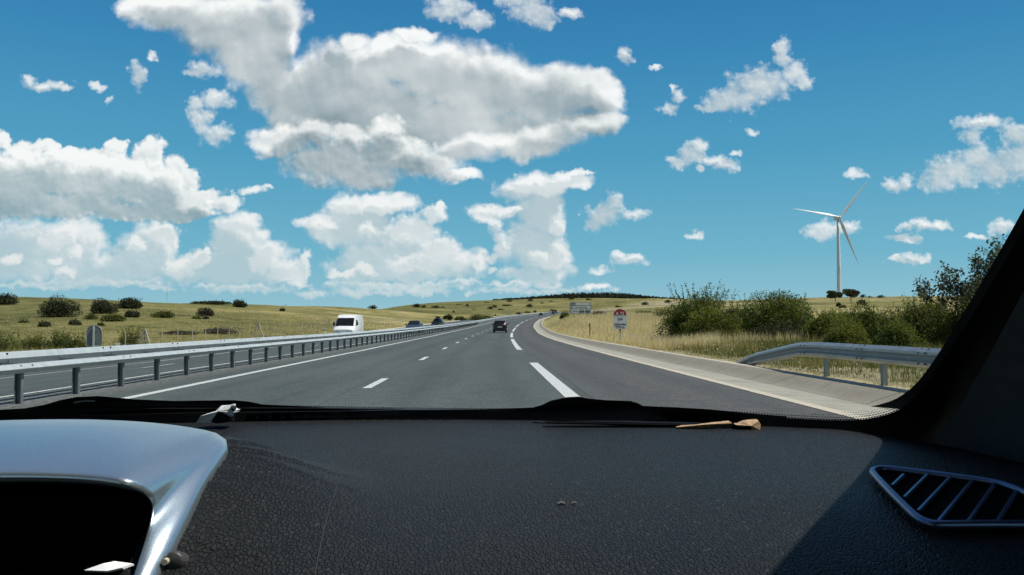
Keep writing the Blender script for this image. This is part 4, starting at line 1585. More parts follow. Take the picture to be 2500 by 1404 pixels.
# small white plate on a dark stake and small white post beyond the left carriageway
d = 46.6
x = ray(287, 840).x * d
z = ground(x, d)
pl = empty('marker_plate', (x, d, z))
tag(pl, 'tiny white distance plate on a dark stake behind the median guardrail', 'marker')
zp = EYE.z + ray(287, 840).z * d - z
MB().box((-.125, -.01, zp - .075), (.125, .01, zp + .075)).build('plate', M['white_plastic'], pl, bevel=.004)
MB().box((-.03, .012, -.2), (.03, .05, zp + .03)).build('stake', M['dark_plastic'], pl)
d = 98.0
x = ray(793, 815).x * d
z = ground(x, d)
wp = empty('marker_post', (x, d, z))
tag(wp, 'small white marker post beyond the opposite carriageway left of the white van', 'post')
MB().box((-.10, -.04, -.2), (.10, .04, .95)).build('post', M['white_plastic'], wp, bevel=.008)
MB().box((-.103, -.044, .70), (.103, .044, .80)).build('band', M['dark_plastic'], wp)


def fence(label, line, heights, wires, mats, top, braces=()):
    x, d = line[0]
    root = empty('wire_fence', (x, d, ground(x, d)))
    tag(root, label, 'fence')
    pts = [Vector((x, d, ground(x, d))) - root.location for x, d in line]
    proto = None
    for i, p in enumerate(pts[:99]):
        h = heights[i % len(heights)]
        if proto is None:
            proto = MB().tube([(0, 0, -.3), (0, 0, 1.0)], .028, 6).build('post', mats[0], root)
            c = proto
        else:
            c = proto.copy()
            C.objects.link(c)
            c.parent = root
        c.location = p
        c.scale = (1, 1, h)
    for i in braces:
        p = pts[i]
        MB().tube([p + Vector((-.55, 0, -.1)), p + Vector((-.04, 0, top * 1.08))], .055, 6).tube([p + Vector((.55, 0, -.1)), p + Vector((.04, 0, top * 1.08))], .055, 6).build('brace', mats[1], root)
    mb = MB()
    for k in range(wires):
        mb.tube([p + Vector((0, 0, .12 + (top - .18) * k / (wires - 1))) for p in pts], .006, 3, False)
    mb.build('wire', M['wire'], root)
    return root


ln = [(float(Xr(dd)) - 24.9, dd) for dd in np.arange(54.6, 190, 2.93)]
fence('thin wire fence on posts along the foot of the left slope', ln, (1.45, 1.4, 1.5), 6, (M['concrete_post'], M['concrete_post']), 1.35, braces=(1, 10, 21))
ln = [(float(Xr(dd)) + 13.2, dd) for dd in np.arange(62, 210, 4.1)]
fence('wire mesh fence on posts across the straw bank behind the milestone sign', ln, (1.35, 1.3, 1.4, 1.3), 9, (M['concrete_post'], M['concrete_post']), 1.3, braces=())

# a thin mast far off on the left skyline
d = 800.0
x = ray(408, 700).x * d
mast = empty('mast', (x, d, 8))
tag(mast, 'thin far-off mast on the left skyline', 'mast')
zt = EYE.z + ray(408, 704).z * d
MB().tube([(0, 0, -2), (0, 0, zt - 8)], [.22, .12], 6).build('pole', M['steel_post'], mast)
MB().tube([(-.9, 0, (zt - 8) * .8), (.9, 0, (zt - 8) * .8)], .12, 5).build('crossarm', M['steel_post'], mast)

# ------------------------------------------------------------------ the wind turbine
plain('turbine_white', (.66, .74, .79), .45, var=.04, scale=.3)
d = 900.0
r0 = ray(2049, 722)
x = r0.x * d
z = ground(x, d) - 2
zh = EYE.z + ray(2042, 532).z * d
wtb = empty('wind_turbine', (x, d, z))
tag(wtb, 'tall white three-bladed wind turbine on the right skyline', 'wind turbine')
Hh = zh - z
tw = MB()
tw.tube([(0, 0, h) for h in np.linspace(-3, Hh - 1.6, 9)], list(np.linspace(2.45, 1.35, 9)), 28)
tw.build('tower', M['turbine_white'], wtb, smooth=True)
ax = Vector((.10, -.99, .05)).normalized()      # the rotor looks towards us and a little to the right
topc = Vector((0, 0, Hh))
side = ax.cross(Vector((0, 0, 1))).normalized()
upv = side.cross(ax)
nac = MB()
prof = [(-6.8, 1.3, 1.35), (-6.4, 1.7, 1.75), (-2, 1.9, 2.0), (1.5, 1.8, 1.9), (2.6, 1.35, 1.4)]
rows = []
for t_, hw, hh in prof:
    rows.append([topc + ax * t_ + side * (hw * math.copysign(abs(math.cos(a)) ** .5, math.cos(a))) + upv * (hh * math.copysign(abs(math.sin(a)) ** .5, math.sin(a)) + .1) for a in np.linspace(0, 2 * math.pi, 17)])
nac.grid(rows)
nac.add(rows[0], [tuple(range(16))])
nac.add(rows[-1], [tuple(range(16))])
o = fix_normals(nac.build('nacelle', M['turbine_white'], wtb, smooth=True))
MB().tube([topc - ax * 5.6 + upv * 1.9, topc - ax * 5.6 + upv * 3.4], .18, 6).build('anemometer', M['turbine_white'], wtb)
hubc = topc + ax * 3.9
hb = MB()
hb.tube([hubc - ax * 1.5, hubc - ax * .6, hubc + ax * .6, hubc + ax * 1.3, hubc + ax * 1.75], [1.45, 1.6, 1.45, .9, .15], 20)
hub = hb.build('hub', M['turbine_white'], wtb, smooth=True)
L = 52.0
for k in range(3):
    ang = R(50.5 + 120 * k)
    dirv = side * -math.cos(ang) + upv * math.sin(ang)
    dirv = dirv if dirv.dot(Vector((math.cos(ang), 0, math.sin(ang)))) > 0 else side * math.cos(ang) + upv * math.sin(ang)
    tang = ax.cross(dirv)
    rows = []
    for t_, ch, th, tw_ in ((.02, 1.9, 1.9, 0), (.08, 2.2, 1.6, 20), (.2, 3.7, .95, 18), (.35, 3.0, .62, 12), (.6, 2.0, .36, 7), (.85, 1.15, .18, 4), (.97, .55, .08, 2), (1.0, .12, .04, 2)):
        c_, s_ = math.cos(R(tw_ + 8)), math.sin(R(tw_ + 8))
        e1 = tang * c_ + ax * s_
        e2 = ax * c_ - tang * s_
        pc = hubc + dirv * (L * t_)
        rows.append([pc + e1 * (ch * (.5 * math.cos(a) - .12)) + e2 * (th * .5 * math.sin(a) * (1 + .5 * math.cos(a)) / 1.2) for a in np.linspace(0, 2 * math.pi, 13)])
    mbk = MB().grid(rows)
    fix_normals(mbk.build('blade', M['turbine_white'], wtb, smooth=True))

# ------------------------------------------------------------------ vehicles
def paint(name, base, rough=.28, metal=.2, coat=.6):
    m = mottled(name, base, .05, 3, rough=rough, metal=metal)
    m.node_tree.nodes['Principled BSDF'].inputs['Coat Weight'].default_value = coat
    m.node_tree.nodes['Principled BSDF'].inputs['Coat Roughness'].default_value = .06
    M[name] = m
    return m


paint('paint_black', (.005, .005, .006), .4, 0.0, .25)
paint('paint_dark', (.008, .008, .009), .4, 0.0, .3)
paint('paint_white', (.80, .81, .81), .35, 0.0, .4)
paint('paint_blue', (.045, .058, .075), .35, .2, .3)
plain('car_glass', (.010, .012, .013), .06)
plain('tyre', (.012, .012, .013), .85)
plain('rim', (.30, .31, .32), .35, .8)
plain('lamp_clear', (.72, .75, .76), .12, .3)
plain('lamp_red', (.35, .012, .012), .2)
plain('plate_white', (.78, .79, .76), .4)
plain('trim_black', (.012, .012, .013), .6)


def car_body(stations):
    """closed shell from cross sections: y, then (half width, height) at sill, shoulder, belt, roof edge, roof middle"""
    rows = []
    for y, pr in stations:
        pr = list(pr)
        half = [Vector((w_, y, h_)) for w_, h_ in pr]
        rows.append([Vector((-p.x, p.y, p.z)) for p in half][::1] + half[::-1])
    mb = MB().grid(rows)
    nc_ = len(rows[0])
    for r_ in (rows[0], rows[-1]):
        mb.add(r_, [tuple(range(nc_))])
    # the underside
    for i in range(len(rows) - 1):
        mb.add([rows[i][0], rows[i][-1], rows[i + 1][-1], rows[i + 1][0]], [(0, 1, 2, 3)])
    return mb


def shade_by_angle(o, deg=32):
    o.data.polygons.foreach_set('use_smooth', [True] * len(o.data.polygons))
    o.data.set_sharp_from_angle(angle=R(deg))
    return o


def pane(name, quad, mat, root, out=.006, inset=.08):
    """a window pane a little proud of the body, shrunk towards its middle"""
    q = [Vector(p) for p in quad]
    c = sum(q, Vector()) / len(q)
    n = (q[1] - q[0]).cross(q[2] - q[0]).normalized()
    if n.dot(c - Vector((0, c.y * .5, .6))) < 0:
        n = -n
    q2 = [p.lerp(c, inset) + n * out for p in q]
    q3 = [p - n * (out + .02) for p in q2]
    k = len(q)
    mb = MB().add(q2 + q3, [tuple(range(k)), tuple(range(k, 2 * k))[::-1]] + [(i, i + k, (i + 1) % k + k, (i + 1) % k) for i in range(k)])
    return fix_normals(mb.build(name, mat, root))


def wheel(root, x, y, rad, wd):
    mb = MB().tube([(x - wd / 2, y, rad), (x - wd / 2 * .9, y, rad), (x + wd / 2 * .9, y, rad), (x + wd / 2, y, rad)], [rad * .92, rad, rad, rad * .92], 20)
    o = mb.build('wheel', M['tyre'], root, smooth=False)
    sx = 1 if x > 0 else -1
    MB().tube([(x + sx * (wd / 2 - .02), y, rad), (x + sx * (wd / 2 + .006), y, rad)], [rad * .62, rad * .58], 14).build('rim', M['rim'], o)
    return o


MPV = [(-2.02, ((.70, .38), (.80, .62), (.78, .86), (.70, .98), (.35, 1.0))),
       (-1.93, ((.78, .26), (.86, .60), (.85, .92), (.72, 1.12), (.36, 1.15))),
       (-1.62, ((.82, .22), (.88, .60), (.87, .95), (.66, 1.46), (.33, 1.52))),
       (-.9, ((.83, .20), (.89, .60), (.88, .93), (.66, 1.53), (.33, 1.58))),
       (.1, ((.83, .20), (.89, .58), (.88, .90), (.65, 1.53), (.33, 1.58))),
       (.55, ((.83, .20), (.89, .58), (.88, .88), (.62, 1.45), (.31, 1.50))),
       (1.25, ((.82, .20), (.88, .58), (.86, .86), (.72, .98), (.36, 1.02))),
       (1.85, ((.78, .22), (.84, .54), (.82, .74), (.66, .84), (.33, .87))),
       (2.05, ((.66, .34), (.74, .50), (.70, .62), (.56, .70), (.28, .72)))]
SEDAN = [(-2.15, ((.70, .38), (.78, .60), (.76, .80), (.62, .90), (.31, .92))),
         (-2.0, ((.78, .26), (.85, .58), (.83, .86), (.68, .98), (.34, 1.0))),
         (-1.45, ((.81, .22), (.87, .58), (.86, .90), (.68, 1.03), (.34, 1.06))),
         (-.75, ((.82, .20), (.88, .58), (.87, .90), (.58, 1.38), (.29, 1.42))),
         (.15, ((.82, .20), (.88, .56), (.87, .88), (.58, 1.39), (.29, 1.43))),
         (.95, ((.82, .20), (.87, .56), (.86, .86), (.70, .95), (.35, .98))),
         (1.9, ((.77, .22), (.83, .52), (.80, .70), (.64, .79), (.32, .82))),
         (2.15, ((.66, .32), (.74, .48), (.70, .58), (.54, .65), (.27, .67)))]
VAN = [(-2.55, ((.94, .34), (.98, .75), (.97, 1.25), (.84, 2.18), (.42, 2.22))),
       (-2.5, ((.96, .30), (1.0, .75), (.99, 1.25), (.88, 2.22), (.44, 2.27))),
       (.35, ((.96, .28), (1.0, .75), (.99, 1.25), (.87, 2.22), (.43, 2.27))),
       (1.0, ((.96, .28), (1.0, .75), (.98, 1.20), (.80, 2.08), (.40, 2.13))),
       (1.25, ((.96, .28), (1.0, .75), (.98, 1.18), (.79, 1.92), (.40, 1.95))),
       (1.95, ((.95, .28), (.99, .72), (.95, 1.10), (.84, 1.18), (.42, 1.21))),
       (2.4, ((.90, .30), (.94, .66), (.90, .92), (.76, 1.0), (.38, 1.02))),
       (2.52, ((.82, .38), (.86, .62), (.82, .80), (.68, .86), (.34, .88)))]


def car(name, label, cat, loc, rz, st, mat, kind, group=None, plate='front'):
    root = empty(name, loc, rz)
    tag(root, label, cat, group)
    shade_by_angle(fix_normals(car_body(st).build('body', mat, root)), 38)
    B = {round(y, 2): pr for y, pr in st}
    ys = [y for y, _ in st]

    def pt(y, i, sx):
        w_, h_ = B[round(y, 2)][i]
        return Vector((sx * w_, y, h_))
    if kind == 'mpv':
        ws, rw, sw = (1.25, .55), (-1.93, -1.62), ((-1.62, -.9), (-.9, .1), (.1, .55))
        wy, wr = (-1.3, 1.35), .32
    elif kind == 'sedan':
        ws, rw, sw = (.95, .15), (-1.45, -.75), ((-.75, .15),)
        wy, wr = (-1.3, 1.35), .31
    else:
        ws, rw, sw = (1.95, 1.25), None, ((1.0, 1.25),)
        wy, wr = (-1.5, 1.55), .34
    pane('windscreen', [pt(ws[0], 3, -1), pt(ws[0], 3, 1), pt(ws[1], 3, 1), pt(ws[1], 3, -1)], M['car_glass'], root, .05 if kind == 'van' else .06, .03 if kind == 'van' else .07)
    if rw:
        pane('rear_window', [pt(rw[0], 3, -1), pt(rw[0], 3, 1), pt(rw[1], 3, 1), pt(rw[1], 3, -1)], M['car_glass'], root, .05, .10)
    for sx in (-1, 1):
        for a, c in sw:
            if kind == 'van':
                q = [Vector((sx * .985, .45, 1.28)), Vector((sx * .965, 1.45, 1.22)), Vector((sx * .905, 1.05, 1.78)), Vector((sx * .91, .45, 1.80))]
            else:
                q = [pt(a, 2, sx), pt(c, 2, sx), pt(c, 3, sx), pt(a, 3, sx)]
            pane('side_window', q, M['car_glass'], root, .012, .10)
        for y in wy:
            wheel(root, sx * (st[3][1][0][0] - .06), y, wr, .2)
        fy, ry = ys[-1], ys[0]
        hw = st[-1][1][1][0]
        hh = st[-1][1][2][1]
        hy = ys[-2] + .6 * (ys[-1] - ys[-2])
        hb_ = MB().box((sx * hw * .62 - .15, hy - .05, hh - .11), (sx * hw * .62 + .15, hy + .10, hh + .05))
        hb_.build('headlight', M['lamp_clear'], root, bevel=.03)
        tw_ = st[0][1][1][0]
        if kind == 'van':
            MB().box((sx * .93 - .05, ry - .02, .9), (sx * .93 + .04, ry + .1, 1.3)).build('tail_light', M['lamp_red'], root, bevel=.01)
        else:
            MB().box((sx * tw_ * .95 - .11, ry - .015, .78), (sx * tw_ * .95 + .09, ry + .2, 1.04 if kind == 'mpv' else .88)).build('tail_light', M['lamp_red'], root, bevel=.03)
        my, mz = ((.75, .98) if kind != 'van' else (1.55, 1.25))
        if kind == 'sedan':
            my, mz = .6, .93
        mw = B[sorted(B, key=lambda q: abs(q - my))[0]][2][0]
        hgt = .15 if kind != 'van' else .30
        MB().box((sx * (mw + .09) - .10, my - .06, mz), (sx * (mw + .09) + .10, my + .06, mz + hgt)).build('mirror', M['trim_black'] if kind == 'van' else mat, root, bevel=.03)
    MB().box((-.26, ys[-1] - .03, .44), (.26, ys[-1] + .022, .55)).build('number_plate', M['plate_white'], root)
    MB().box((-.26, ys[0] - .022, .66), (.26, ys[0] + .03, .77)).build('number_plate', M['plate_white'], root)
    MB().box((-st[-1][1][0][0] * .92, ys[-1] - .10, .30), (st[-1][1][0][0] * .92, ys[-1] + .03, .40)).build('grille', M['trim_black'], root, bevel=.01)
    MB().box((-st[0][1][0][0] * .92, ys[0] - .03, .34), (st[0][1][0][0] * .92, ys[0] + .1, .46)).build('bumper', M['trim_black'], root, bevel=.01)
    return root


def on_road(s, d):
    """a point of the carriageway and the road's heading there"""
    h = math.atan2(float(Xr(d + 2) - Xr(d - 2)), 4.0)
    return (float(Xr(d)) + s, d, float(Zroad(s, d))), -h


CARS = 'cars ahead on our carriageway'
p, hd = on_road(-1.5, 108)
car('car', 'black hatchback driving ahead of us in the right lane', 'car', p, hd, MPV, M['paint_black'], 'mpv', CARS)
p, hd = on_road(-2.0, 425)
car('car', 'nearer of the three tiny dark cars in the far bend', 'car', p, hd, MPV, M['paint_dark'], 'mpv', CARS)
p, hd = on_road(-2.0, 503)
car('car', 'rightmost dark car vanishing into the far bend', 'car', p, hd, MPV, M['paint_dark'], 'mpv', CARS)
p, hd = on_road(-5.6, 535)
car('car', 'tiny pale car in the far bend just left of the rightmost one', 'car', p, hd, SEDAN, M['paint_white'], 'sedan', CARS)
ONC = 'oncoming traffic'
p, hd = on_road(-15.3, 80)
van = car('van', 'white high-roofed van coming the other way', 'van', p, hd + math.pi, VAN, M['paint_white'], 'van', ONC)
MB().box((.28, 2.42, .80), (.72, 2.475, .92)).build('grille', M['steel_post'], van)
p, hd = on_road(-11.4, 100)
car('car', 'blue-grey saloon coming the other way behind the white van', 'car', p, hd + math.pi, SEDAN, M['paint_blue'], 'sedan', ONC)
p, hd = on_road(-12.0, 134)
rb = car('car', 'dark estate car with a roof box coming the other way', 'car', p, hd + math.pi, MPV, M['paint_dark'], 'mpv', ONC)
bx = MB()
rows = []
for y, s_ in ((-1.3, .5), (-1.1, .9), (.2, 1.0), (.7, .8), (.95, .35)):
    rows.append([Vector((.36 * s_ * math.cos(a), y, 1.80 + .17 * s_ * math.sin(a))) for a in np.linspace(0, 2 * math.pi, 15)])
bx.grid(rows)
bx.add(rows[0], [tuple(range(14))])
bx.add(rows[-1], [tuple(range(14))])
roofbox = empty('roof_box', p, hd + math.pi)
tag(roofbox, 'black roof box strapped on top of the dark oncoming estate car', 'roof box')
fix_normals(bx.build('shell', M['trim_black'], roofbox, smooth=True))
MB().box((-.6, -.85, 1.57), (.6, -.80, 1.66)).box((-.6, .25, 1.57), (.6, .30, 1.66)).build('crossbar', M['steel_post'], roofbox)

# the motorcycle and its rider
p, hd = on_road(-12.0, 300)
mc = empty('motorcycle', p, hd + math.pi)
tag(mc, 'dark motorcycle with its headlight lit coming the other way', 'motorcycle', ONC)
for y in (-.72, .74):
    a_ = np.linspace(0, 2 * math.pi, 21)
    wl_ = MB().tube([(0, y + .25 * math.cos(q), .31 + .25 * math.sin(q)) for q in a_], .065, 8, False)
    wl_.tube([(-.09, y, .31), (.09, y, .31)], .05, 8)
    for q in np.linspace(0, 2 * math.pi, 6)[:-1]:
        wl_.tube([(0, y, .31), (0, y + .22 * math.cos(q), .31 + .22 * math.sin(q))], .018, 5)
    wl_.build('wheel', M['tyre'], mc)
MB().tube([(0, -.75, .32), (0, -.25, .42), (0, .1, .40), (0, .3, .62)], [.10, .19, .20, .12], 10).build('engine', M['rim'], mc, smooth=True)
MB().tube([(0, -.05, .80), (0, .12, .90), (0, .32, .90), (0, .48, .82)], [.10, .17, .17, .10], 12).build('fuel_tank', M['paint_black'], mc, smooth=True)
MB().tube([(0, -.78, .86), (0, -.45, .78), (0, -.05, .79)], [.08, .14, .12], 10).build('seat', M['trim_black'], mc, smooth=True)
MB().tube([(0, .40, .80), (0, .56, .92), (0, .66, .90), (0, .74, .78)], [.16, .24, .20, .10], 12).build('fairing', M['paint_black'], mc, smooth=True)
MB().tube([(-.07, .74, .31), (-.07, .48, .92)], .03, 8).tube([(.07, .74, .31), (.07, .48, .92)], .03, 8).build('fork', M['rim'], mc)
MB().tube([(-.36, .30, 1.02), (-.14, .44, 1.0), (.14, .44, 1.0), (.36, .30, 1.02)], .018, 8).build('handlebar', M['trim_black'], mc)
M['headlamp_lit'] = material('headlamp_lit', lambda t, b: (t.put(b.inputs['Emission Color'], (1, .97, .9)), t.put(b.inputs['Emission Strength'], 4.0)), (.9, .9, .88), .2)
MB().tube([(0, .70, .84), (0, .79, .84)], [.11, .10], 14).build('headlight', M['headlamp_lit'], mc)


def skin_body(name, joints, links, mat, parent, sub=1):
    me = bpy.data.meshes.new(name)
    me.from_pydata([j[0] for j in joints], links, [])
    o = bpy.data.objects.new(name, me)
    C.objects.link(o)
    o.parent = parent
    md = o.modifiers.new('skin', 'SKIN')
    md.use_smooth_shade = True
    for k, j in enumerate(joints):
        me.skin_vertices[0].data[k].radius = (j[1], j[1])
    me.skin_vertices[0].data[0].use_root = True
    sb = o.modifiers.new('subdivision', 'SUBSURF')
    sb.levels = sb.render_levels = sub
    me.materials.append(mat)
    bpy.context.view_layer.update()
    ev = o.evaluated_get(bpy.context.evaluated_depsgraph_get())
    m2 = bpy.data.meshes.new_from_object(ev)
    o.modifiers.clear()
    o.data = m2
    return o


plain('riding_suit', (.016, .017, .02), .7)
plain('helmet_paint', (.02, .02, .024), .2)
J = [((0, -.38, .93), .15), ((0, -.30, 1.10), .14), ((0, -.16, 1.30), .16), ((0, -.08, 1.43), .08), ((0, -.05, 1.50), .07),
     ((-.20, -.12, 1.36), .075), ((-.34, .06, 1.14), .055), ((-.34, .27, 1.03), .045), ((-.33, .34, 1.02), .04),
     ((.20, -.12, 1.36), .075), ((.34, .06, 1.14), .055), ((.34, .27, 1.03), .045), ((.33, .34, 1.02), .04),
     ((-.13, -.34, .88), .11), ((-.24, .08, .76), .085), ((-.20, -.20, .40), .06), ((-.20, -.05, .33), .045),
     ((.13, -.34, .88), .11), ((.24, .08, .76), .085), ((.20, -.20, .40), .06), ((.20, -.05, .33), .045)]
E = [(0, 1), (1, 2), (2, 3), (3, 4), (2, 5), (5, 6), (6, 7), (7, 8), (2, 9), (9, 10), (10, 11), (11, 12), (0, 13), (13, 14), (14, 15), (15, 16), (0, 17), (17, 18), (18, 19), (19, 20)]
rider = empty('person', p, hd + math.pi)
tag(rider, 'motorcyclist in dark riding clothes and helmet leaning on the handlebars', 'person')
skin_body('body', J, E, M['riding_suit'], rider)
hm = MB()
rows = []
for i in range(9):
    a = math.pi * i / 8 - math.pi / 2
    rows.append([Vector((.135 * math.cos(a) * math.cos(q), -.03 + .155 * math.cos(a) * math.sin(q), 1.58 + .15 * math.sin(a))) for q in np.linspace(0, 2 * math.pi, 15)])
hm.grid(rows)
fix_normals(hm.build('helmet', M['helmet_paint'], rider, smooth=True))
MB().tube([(-.09, .105, 1.58), (0, .13, 1.59), (.09, .105, 1.58)], .05, 8).build('visor', M['car_glass'], rider)

# ------------------------------------------------------------------ the car we sit in
EZ = EYE.z
XC = -0.15                                       # the middle of the car; the eye is a little to its right


def y_base(x):
    return 1.30 - .22 * ((x - XC) / .81) ** 2


RAKE = .56


def z_glass(x, y):
    return EZ - .13 + RAKE * (y_base(x) - y)


def G(px, py, off=0.0):
    """the point of the windscreen a sight line passes through; off lifts it outwards"""
    r_ = ray(px, py)
    lo, hi = .05, 2.2
    for _ in range(50):
        mid = (lo + hi) / 2
        if EZ + r_.z * mid > z_glass(r_.x * mid, mid):
            hi = mid
        else:
            lo = mid
    p = EYE + r_ * lo
    return p + Vector((0, RAKE, 1)).normalized() * off


def smooth_curve(pts, n):
    """Catmull-Rom through the points"""
    P_ = [Vector((*p, 0)) if len(p) == 2 else Vector(p) for p in pts]
    P_ = [P_[0] * 2 - P_[1]] + P_ + [P_[-1] * 2 - P_[-2]]
    out_ = []
    for i in range(1, len(P_) - 2):
        a, b, c, e = P_[i - 1:i + 3]
        for k in range(n):
            t_ = k / n
            out_.append(.5 * ((2 * b) + (c - a) * t_ + (2 * a - 5 * b + 4 * c - e) * t_ ** 2 + (3 * b - a - 3 * c + e) * t_ ** 3))
    out_.append(P_[-2])
    return out_


def resample(pts, n):
    P_ = smooth_curve(pts, 12)
    L_ = [0.0]
    for i in range(1, len(P_)):
        L_.append(L_[-1] + (P_[i] - P_[i - 1]).length)
    out_ = []
    for k in range(n):
        t_ = L_[-1] * k / (n - 1)
        i = max(j for j in range(len(L_)) if L_[j] <= t_ + 1e-9)
        i = min(i, len(P_) - 2)
        out_.append(P_[i].lerp(P_[i + 1], (t_ - L_[i]) / max(L_[i + 1] - L_[i], 1e-9)))
    return out_


o_top = [(-420, 1060, .80), (-200, 1040, .80), (0, 1031, .80), (150, 1028, .80), (300, 1030, .80), (400, 1036, .79), (480, 1046, .78), (530, 1058, .768), (552, 1074, .755)]
o_bot = [(552, 1074, .755), (556, 1086, .745), (548, 1104, .73), (528, 1132, .705), (500, 1175, .675), (460, 1258, .635), (425, 1335, .608), (390, 1408, .588), (340, 1520, .56)]
i_top = [(-420, 1180, .60), (-200, 1166, .60), (0, 1161, .60), (100, 1161, .60), (180, 1164, .60), (250, 1170, .595), (300, 1178, .59), (340, 1190, .60), (362, 1210, .605)]
i_bot = [(362, 1210, .605), (370, 1226, .612), (371, 1246, .614), (363, 1285, .607), (348, 1335, .594), (326, 1402, .578), (290, 1520, .55)]
O_px = resample(o_top, 34) + resample(o_bot, 26)[1:]
I_px = resample(i_top, 34) + resample(i_bot, 26)[1:]
O3 = [P(p.x, p.y, p.z) for p in O_px]
I3 = [P(p.x, p.y, p.z) for p in I_px]
_ox, _oy, _oz = (np.array([p[i] for p in O3]) for i in range(3))
_leg = sorted((p.y, p.x) for p in O3[30:])
_ey, _ex = np.array([a for a, _ in _leg]), np.array([b for _, b in _leg])
_dzY = np.array([(.20, -.55), (.30, -.42), (.34, -.34), (.38, -.27), (.45, -.212), (.52, -.184), (.62, -.163), (.75, -.149), (.90, -.1435), (1.4, -.1425)])
_dY = np.linspace(.2, 1.4, 241)
_dZ = np.interp(_dY, _dzY[:, 0], _dzY[:, 1])
for _ in range(3):
    _dZ = np.convolve(np.pad(_dZ, 6, mode='edge'), np.ones(13) / 13, 'valid')


def z_dash(x, y):
    z = np.interp(y, _dY, _dZ)
    z = EZ + float(z - .22 * max(x - .44, 0) ** 1.3 - .12 * max(-.80 - x, 0))
    if x < 0:
        # the skin swells up to meet the instrument hood
        dd = np.hypot(_ox - x, _oy - y)
        k = int(np.argmin(dd))
        dist, ze = float(dd[k]), float(_oz[k]) - .005
        if y < .80 and x < np.interp(y, _ey, _ex) - .03:
            return ze - .004 - min(max(dist - .02, 0) * 1.6, .10)
        w = max(0.0, 1 - dist / .15)
        w = w * w * (3 - 2 * w)
        z = z + w * max(ze - z, 0)
    return z


def D_pt(px, py, off=0.0):
    """the point of the dashboard seen at a pixel"""
    r_ = ray(px, py)
    for y in np.arange(.25, 1.4, .002):
        if EZ + r_.z * y <= z_dash(r_.x * y, y):
            break
    lo, hi = y - .002, y
    for _ in range(18):
        y0 = (lo + hi) / 2
        if EZ + r_.z * y0 <= z_dash(r_.x * y0, y0):
            hi = y0
        else:
            lo = y0
    return Vector((r_.x * y0, y0, EZ + r_.z * y0 + off))


def leather(t, b):
    p = obj_pos(t)
    w = t.v('ADD', p, t.v('SCALE', t.v('SUBTRACT', t.noise(p, 60, 3, .6, col=True), (.5, .5, .5)), s=.004))
    v1 = t.voro(t.v('MULTIPLY', w, (1.0, .72, 1.0)), 300, 'DISTANCE_TO_EDGE')
    v2 = t.noise(p, 900, 3, .6)
    cell = t.rng(v1, 0.0, .22, 0.0, 1.0, smooth=True)
    h = t.m('MULTIPLY_ADD', v2, .25, cell)
    n = t.noise(p, 5, 4, .6)
    dust = t.rng(t.noise(p, 420, 2, .7), .70, .80)
    col = t.mix(t.rng(n, .3, .7), (.0165, .0190, .0195), (.0235, .0262, .0262))
    col = t.mix(t.rng(cell, 0.0, .6, .55, 0.0), col, (.004, .005, .006))
    col = t.mix(t.m('MULTIPLY', dust, .25), col, (.07, .075, .075))
    t.put(b.inputs['Base Color'], col)
    t.put(b.inputs['Roughness'], t.rng(n, .3, .7, .46, .58))
    bump(t, b, h, .9, .0016)


M['leather'] = material('leather', leather, rough=.5, spec=.2)


def silver(t, b):
    p = obj_pos(t)
    n = t.noise(p, 2200, 2, .6)
    t.put(b.inputs['Base Color'], t.mix(t.rng(n, .35, .7), (.44, .54, .58), (.56, .65, .69)))
    t.put(b.inputs['Roughness'], t.rng(n, .3, .7, .25, .34))
    bump(t, b, n, .05, .0004)


M['silver_trim'] = material('silver_trim', silver, rough=.3, metal=.85)
M['cabin_trim'] = mottled('cabin_trim', (.11, .115, .118), .2, 60, rough=.8, spec=.3)
M['headlining'] = mottled('headlining', (.05, .05, .05), .1, 60, rough=.95)
M['frit_black'] = mottled('frit_black', (.004, .004, .0045), .1, 10, rough=.6, spec=.2)
M['wiper_black'] = mottled('wiper_black', (.010, .011, .012), .2, 30, rough=.55, spec=.35)
M['deep_black'] = mottled('deep_black', (.002, .002, .0022), .1, 10, rough=.9, spec=.05)
M['vent_silver_shaded'] = mottled('vent_silver_shaded', (.16, .205, .29), .1, 200, rough=.35, metal=.9)  # hood silver darkened and blued, carrying shade and sky reflection in its colour
M['car_skin'] = paint('car_skin', (.10, .11, .13), .3, .3)

cabin = empty('car', (0, 0, 0))
tag(cabin, 'inside of the car we ride in, with its dark leather dashboard and silver instrument hood', 'car')

# dashboard: one grain-covered skin from the windscreen to the knees
rows = []
for i, v_ in enumerate(np.linspace(0, 1, 130)):
    row = []
    for x in np.concatenate([np.linspace(-.93, -.36, 24), np.linspace(-.34, -.12, 60), np.linspace(-.10, .70, 50)]):
        yf = y_base(x) - .012
        y = .22 + (yf - .22) * v_
        row.append(Vector((x, y, z_dash(x, y))))
    rows.append(row)
MB().grid(rows).build('dashboard', M['leather'], cabin, smooth=True)

# the seam of the airbag cover
sm = [D_pt(px, py, .0005) for px, py in ((836, 1150), (826, 1180), (806, 1235), (790, 1300), (778, 1350), (768, 1410))]
M['seam'] = mottled('seam', (.030, .032, .032), .2, 60, rough=.7)
MB().tube(sm, .0004, 5).build('seam', M['seam'], cabin)

# defroster slots along the windscreen
slot = MB()
for px in list(np.arange(612, 800, 30)) + list(np.arange(850, 1100, 27)):
    a = D_pt(px, 1023.0)
    slot.box((a.x - .006, a.y - .012, a.z - .004), (a.x + .006, a.y + .008, a.z + .0012))
slot.build('defroster_grille', M['deep_black'], cabin)

